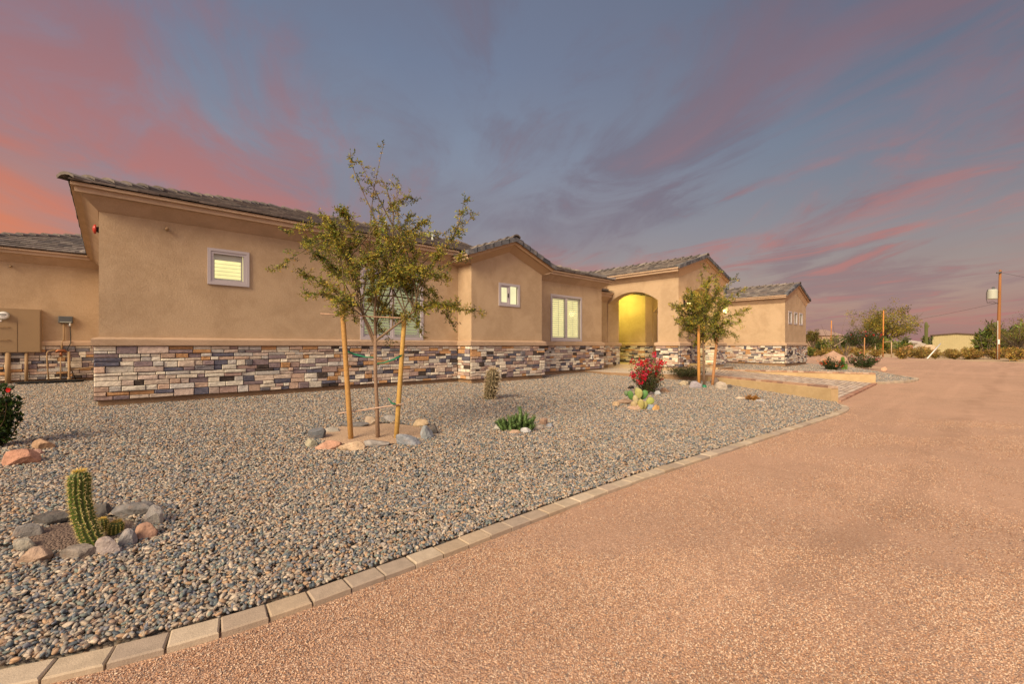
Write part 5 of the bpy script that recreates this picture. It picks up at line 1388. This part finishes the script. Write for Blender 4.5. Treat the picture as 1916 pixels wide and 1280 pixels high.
def desert_tree(name, label, u, d, w, h, seed, greens, crown_lo=.35, nb=26, dens=60, leafk=.20, airy=.10, cat='tree'):
    x, y, z = far_pt(u, d); s = d/FPX; W, Hh = w*s, h*s; r = random.Random(seed); root = thing(name, label, cat, (x, y, z)); tb, lb = MB(), MB(); base = Vector((x, y, z-.1)); fk = base+Vector((0,0,Hh*crown_lo*.6))
    tb.tube([base, fk], [.16, .12], 8, (.16,.12,.085))
    for i in range(nb):
        an = r.uniform(0, 6.28); rad = math.sqrt(r.random())*W*.5; hh = Hh*(crown_lo+(1-crown_lo)*r.uniform(.25, 1)*(1-.45*(rad/(W*.5))**2)); tip = Vector((x+math.cos(an)*rad, y+math.sin(an)*rad, z+hh))
        pts = curve_pts(fk, tip, r, 7, wob=.08, bow=Vector((0,0,-.02*Hh))); tb.tube(pts, [.09, .07, .055, .04, .03, .02, .01], 5, (.15,.115,.08), cap=False)
        for j in range(6):
            p, d0 = along(pts, r.uniform(.45, 1)); cl = p+rv(r)*W*.06; k = r.uniform(.6, 1.4); c0 = r.choice(greens); tw = [p, p.lerp(cl+rv(r)*W*.05, 1)]; tb.tube(tw, [.014, .006], 3, (.13,.10,.07), cap=False)
            for q in range(dens//6):
                pp = cl+rv(r)*W*airy*r.random()**.5; leaf(lb, pp, rv(r)+Vector((0,0,.1)), rv(r), leafk*r.uniform(.6, 1.4), leafk*.42, tuple(a*k*r.uniform(.8, 1.2) for a in c0))
    tb.build('trunk', M['bark'], root); lb.build('crown', M['leaf'], root); return root
desert_tree('mesquite_tree', 'big open crowned tree beyond the small red flowering tree', 1658, 92, 120, 100, 61, [(.24,.22,.04), (.36,.30,.05), (.13,.13,.03), (.42,.32,.06)], .38, 40, 190, .34, .07)
desert_tree('palo_verde', 'wispy yellow green tree at the right edge behind the utility pole', 1906, 62, 120, 90, 62, [(.17,.15,.03), (.24,.19,.04), (.10,.10,.03)], .3, 34, 70, .20, .07)
desert_tree('slender_tree', 'thin tufted tree just past the corner of the wing', 1520, 66, 30, 60, 63, [(.12,.11,.025), (.20,.16,.03)], .45, 12, 150, .22, .13)
# ocotillo-like bare sticks
def sticks(u, d, h, label, seed, n=9, name='bare_ocotillo'):
    x, y, z = far_pt(u, d); s = d/FPX; r = random.Random(seed); mb = MB()
    for i in range(n):
        an = r.uniform(0, 6.28); T = Vector((x+math.cos(an)*h*s*.35, y+math.sin(an)*h*s*.35, z+h*s*r.uniform(.6, 1))); mb.tube(curve_pts((x, y, z), T, r, 6, wob=.04, bow=Vector((-CY, CX, 0))*h*s*.06), [.06, .05, .04, .03, .025, .015], 4, (.16,.12,.10), cap=False)
    tag(mb.build(name, M['bark'], loc=(x, y, z)), label, 'plant')
sticks(1566, 70, 72, 'bare dark branches rising behind the dirt mound', 71, 7); sticks(1845, 66, 50, 'bare sticks beside the cream shed', 72, 6); sticks(1582, 66, 48, 'tangle of grey dead branches right of the far plain pole', 73, 14, 'dead_branches')
def saguaro():
    x, y, z = far_pt(1733, 78); s = 78/FPX; root = thing('saguaro', 'tall single saguaro cactus left of the cream metal shed', 'cactus', (x, y, z)); mb, sp = MB(), MB(); r = random.Random(2)
    path = [Vector((x, y, z+i*.18*52*s/5.2)) for i in range(30)]; hh = 60*s; path = [Vector((x, y, z+hh*i/29)) for i in range(30)]
    R = [.24*(1 if i < 26 else math.sqrt(max(.03, 1-((i-26)/3.2)**2))) for i in range(30)]; ribbed(mb, sp, path, R, 14, r, .2, .03, col=(.13,.14,.04)); mb.build('stem', M['cactus'], root)
    mb = MB(); mb2 = MB(); p2 = [Vector((x, y, z+hh*.82)), Vector((x+CY*.35, y-CX*.35, z+hh*.84)), Vector((x+CY*.5, y-CX*.5, z+hh*.90))]; mb.tube(p2, [.10, .12, .08], 8, (.15,.13,.05)); mb.build('arm', M['cactus'], root)
saguaro()
def shed():
    # gable-front metal shed
    dA = 96; a = Vector((*at_depth(1743, dA), 0)); dc = Vector((*at_depth(1765, dA), 0)).normalized(); pe = Vector((dc.y, -dc.x, 0)); rb_ = Vector((*at_depth(1838, dA), 0)).normalized(); kk = a.dot(dc)/rb_.dot(dc); b = rb_*kk; e = (b-a); L = e.length; e.normalize(); n = Vector((-e.y, e.x, 0))
    if n.dot(Vector((CX, CY, 0))) < 0: n = -n
    z0 = -.6; zt = CAMH+(647-628.5)/FPX*dA; zp = CAMH+(647-625.5)/FPX*dA
    root = thing('metal_shed', 'wide cream corrugated metal shed in the desert behind the bushes', 'shed', (a.x, a.y, z0))
    mb = MB(); N = 90
    def top(t): return zt+(zp-zt)*(1-abs(2*t-1))
    for i in range(N):
        t0, t1 = i/N, (i+1)/N; o0 = .05 if i % 3 == 0 else 0; p0, p1 = a+e*L*t0-n*o0, a+e*L*t1-n*o0
        mb.face([(p0.x, p0.y, z0), (p1.x, p1.y, z0), (p1.x, p1.y, top(t1)), (p0.x, p0.y, top(t0))])
    for p, sg in ((a, 1), (b, -1)):
        q = p+n*5; mb.face([(p.x, p.y, z0), (q.x, q.y, z0), (q.x, q.y, zt), (p.x, p.y, zt)])
    mb.build('wall', flat('cream corrugated metal', (.42,.36,.20), .6, .3, nscale=.8, namt=.12), root)
    mb = MB()
    for t0, t1 in ((0, .5), (.5, 1)):
        p0, p1 = a+e*(L*t0-(.25 if t0 == 0 else 0)), a+e*(L*t1+(.25 if t1 == 1 else 0)); q0, q1 = p0-n*.3, p1-n*.3; r0, r1 = p0+n*5, p1+n*5
        mb.mesh([(q0.x, q0.y, top(t0)), (q1.x, q1.y, top(t1)), (r1.x, r1.y, top(t1)), (r0.x, r0.y, top(t0)), (q0.x, q0.y, top(t0)+.22), (q1.x, q1.y, top(t1)+.22), (r1.x, r1.y, top(t1)+.22), (r0.x, r0.y, top(t0)+.22)], [(4,5,6,7), (0,1,5,4), (0,3,2,1), (1,2,6,5), (3,0,4,7)])
    mb.build('roof', flat('brown roof metal', (.10,.065,.05), .6, .3), root)
    mb = MB()
    for p in (a, b): mb.tube([(p.x-n.x*.1, p.y-n.y*.1, z0), (p.x-n.x*.1, p.y-n.y*.1, zt)], .12, 6)
    mb.build('corner_trim', M['under'], root)
shed()
def utility_pole():
    d = 51; x, y = at_depth(1867, d); z = -.5; s = d/FPX; top = CAMH+(647-505)*s
    root = thing('utility_pole', 'tall leaning wooden utility pole with a grey transformer', 'utility pole', (x, y, z))
    tx, ty = at_depth(1871.5, d); mb = MB(); A = Vector((x, y, z)); B = Vector((tx, ty, top)); mb.tube([A, A.lerp(B, .25), A.lerp(B, .5), A.lerp(B, .75), B], [.17, .16, .15, .13, .11], 14, (.30,.135,.05))
    mb.build('pole', M['wood'], root)
    def Q(u, v, dep=0.): a, b = at_depth(u, d+dep); return Vector((a, b, CAMH+(647-v)/FPX*(d+dep)))
    mb = MB(); mb.tube([Q(1865.5, 510.5, -.2), Q(1873, 509.5, -.1)], .10, 6); mb.build('crossarm', M['grey'], root)
    mb = MB(); mb.tube([Q(1856.5, 559.5), Q(1856.5, 559), Q(1856.5, 543), Q(1856.5, 541.5)], [.40, .44, .44, .36], 20, smooth=False); tr = mb.build('transformer', M['transformer'], root)
    for du in (1857.5, 1860):
        mb = MB(); mb.tube([Q(du, 541.5), Q(du, 539), Q(du, 536.5)], [.06, .09, .03], 8); mb.build('bushing', M['grey'], tr)
    mb = MB(); mb.tube([Q(1864, 546), Q(1868, 546)], .05, 5); mb.tube([Q(1864, 555), Q(1868, 555)], .05, 5); mb.build('bracket', M['grey'], tr)
    mb = MB(); mb.tube([Q(1849, 541), Q(1845.5, 548), Q(1845.5, 560), Q(1847.5, 567), Q(1856, 568), Q(1868, 567.5)], .022, 5, cap=False); mb.tube([Q(1850, 565), Q(1858, 564), Q(1868, 569)], .02, 5, cap=False); mb.build('jumper_wire', M['black'], root)
    mb = MB(); mb.tube([Q(1866.5, 672, -.25), Q(1867, 600, -.23)], .035, 6); mb.build('ground_wire_cover', M['transformer'], root)
    mb = MB(); mb.obox(Q(1866.8, 644, -.24), (.22*CY, -.22*CX, 0), (0, 0, .55), (-.02*CX, -.02*CY, 0)); mb.build('tag_plate', M['white'], root)
    for nm, a, b, lb_ in (('power_line', Q(1868, 567), Vector((*at_depth(1560, 140), 8)), 'thin service wire running left from the utility pole'), ('power_line', Q(1872, 510), Vector((*at_depth(2300, 60), 9.5)), 'thin wire running off to the right from the pole top')):
        mb = MB(); L = [a.lerp(b, i/16)-Vector((0,0,1.4*math.sin(math.pi*i/16))) for i in range(17)]; mb.tube(L, .012, 4, cap=False); tag(mb.build(nm, M['black'], loc=tuple(a)), lb_, 'wire')
utility_pole()
def plain_pole(u, v0, v1, d, rad, label, col):
    x, y = at_depth(u, d); zb = far_z(x, y)-.2; zt = CAMH+(647-v1)/FPX*d; mb = MB(); tx, ty = at_depth(u+1.2, d); mb.tube([(x, y, zb), (tx, ty, zt)], [rad, rad*.85], 8, col); tag(mb.build('wooden_post', M['wood'], loc=(x, y, zb)), label, 'post')
plain_pole(1652, 660, 581, 62, .085, 'tall orange brown post in front of the big far tree', (.55,.22,.06)); plain_pole(1554.5, 650, 600, 75, .075, 'slim orange post left of the bare branches', (.58,.24,.05)); plain_pole(1616.5, 662, 632, 30, .035, 'short orange stake behind the small red flowering tree trunk', (.44,.22,.09))
def leaning(u0, v0, u1, v1, d, rad, m, label, cat='pipe', name='leaning_pipe'):
    a = Vector((*at_depth(u0, d), CAMH+(647-v0)/FPX*d)); b = Vector((*at_depth(u1, d+2), CAMH+(647-v1)/FPX*(d+2))); mb = MB(); mb.tube([a, b], rad, 8); tag(mb.build(name, m, loc=tuple(a)), label, cat)
leaning(1735, 671, 1760, 643, 50, .055, M['white'], 'pale white pipe leaning over a bush in front of the shed')
leaning(1561, 648, 1590, 630, 68, .05, flat('weathered pale wood', (.45,.33,.20)), 'pale bare log leaning among the grey branches', 'log', 'leaning_log')
leaning(1629, 648, 1640, 633, 62, .10, flat('pale timber', (.50,.38,.25)), 'pale timber prop leaning beside the big far tree', 'timber', 'leaning_timber')
def far_house(u0, u1, vt, vp, d, col, rcol, label):
    a = Vector((*at_depth(u0, d), 0)); b = Vector((*at_depth(u1, d), 0)); e = b-a; L = e.length; e.normalize(); n = Vector((CX, CY, 0)); zt = CAMH+(647-vt)/FPX*d; zp = CAMH+(647-vp)/FPX*d
    root = thing('distant_house', label, 'house', (a.x, a.y, -.6)); mb = MB(); mb.obox((a.x, a.y, -.6), e*L, n*8, (0,0,zt+.6)); mb.build('wall', flat('far wall', col), root)
    mb = MB(); o = a-e*.4-n*.4; c = [o, o+e*(L+.8), o+e*(L+.8)+n*8.8, o+n*8.8]; r0 = o+e*2.5+n*4.4; r1 = o+e*(L-1.7)+n*4.4
    z = zt; V = [Vector((p.x, p.y, z)) for p in c]+[Vector((r0.x, r0.y, zp)), Vector((r1.x, r1.y, zp))]; mb.mesh(V, [(0,1,5,4), (1,2,5), (2,3,4,5), (3,0,4), (0,3,2,1)]); mb.build('roof', flat('far roof', rcol), root)
    mb = MB(); p = a+e*L*.4-n*.03; mb.obox((p.x, p.y, zt-2), e*1.4, -n*.03, (0,0,1.1)); mb.build('window', M['grey'], root)
far_house(1538, 1578, 628, 616, 120, (.40,.28,.20), (.30,.21,.17), 'distant tan house with a brown roof behind the olive bushes'); far_house(1703, 1738, 642, 636, 130, (.40,.34,.28), (.48,.42,.36), 'distant low house between the big far tree and the saguaro')
def mound():
    x, y, z = far_pt(1559, 47); r = random.Random(3); vs, fs = [], []; nr, na = 16, 48; W = 36*47/FPX; Hh = 19*47/FPX
    for j in range(nr+1):
        for i in range(na):
            a = i*2*math.pi/na; q = j/nr; rr = W*q*(1+.08*math.sin(2*a+1)+.06*math.sin(5*a)); px, py = x+math.cos(a)*rr, y+math.sin(a)*rr; zz = Hh*(1-q)**1.15*(1+.10*fbm(px, py, 1.3))+.12*fbm(px, py, 2.2)*(q < .95)*q-.06*(q > .97); vs.append((px, py, -.38+zz))
    for j in range(nr):
        for i in range(na): i2 = (i+1) % na; fs.append((j*na+i, (j+1)*na+i, (j+1)*na+i2, j*na+i2))
    mb = MB(); mb.mesh(vs, fs, (1,1,1), 0, True); tag(mb.build('dirt_mound', M['dg'], loc=(x, y, -.38)), 'pointed mound of pink crushed granite behind the flowering shrubs', 'mound')
mound()
for i, (u, d_, w, h, c, lb_) in enumerate([(1722, 74, 26, 17, (.42,.36,.30), 'large pale grey boulder left of the saguaro'), (1738, 70, 24, 15, (.50,.38,.26), 'large tan boulder in front of the saguaro'), (1701, 80, 30, 11, (.36,.16,.10), 'long rust red mound left of the pale boulders')]):
    o = rock(u, 668, w, h, c, lb_, seed=900+i, name='boulder'); x, y = at_depth(u, d_); k = (d_/FPX)/(ground_at(u, 668)[3]/FPX); o.location = (x, y, far_z(x, y)+(.45 if i < 2 else .5)); o.scale = (k, k, k*1.3)
# wooden frame (old swing or gate) near the big tree
def frame():
    d = 62; root = thing('timber_frame', 'pale timber frame standing left of the tall orange post', 'frame', (*at_depth(1636, d), -.5)); mt = flat('old timber', (.42,.30,.19))
    for (u, v0, v1, nm) in ((1637.5, 652, 634, 'post'), (1668, 656, 640, 'post')):
        a, b = at_depth(u, d); mb = MB(); mb.tube([(a, b, -.6), (a, b, CAMH+(647-v1)/FPX*d)], .07, 6); mb.build(nm, mt, root)
    mb = MB(); A = Vector((*at_depth(1652, d), CAMH+(647-639.5)/FPX*d)); B = Vector((*at_depth(1668, d), CAMH+(647-639.5)/FPX*d)); mb.tube([A, B], .05, 6); mb.build('rail', mt, root)
frame()
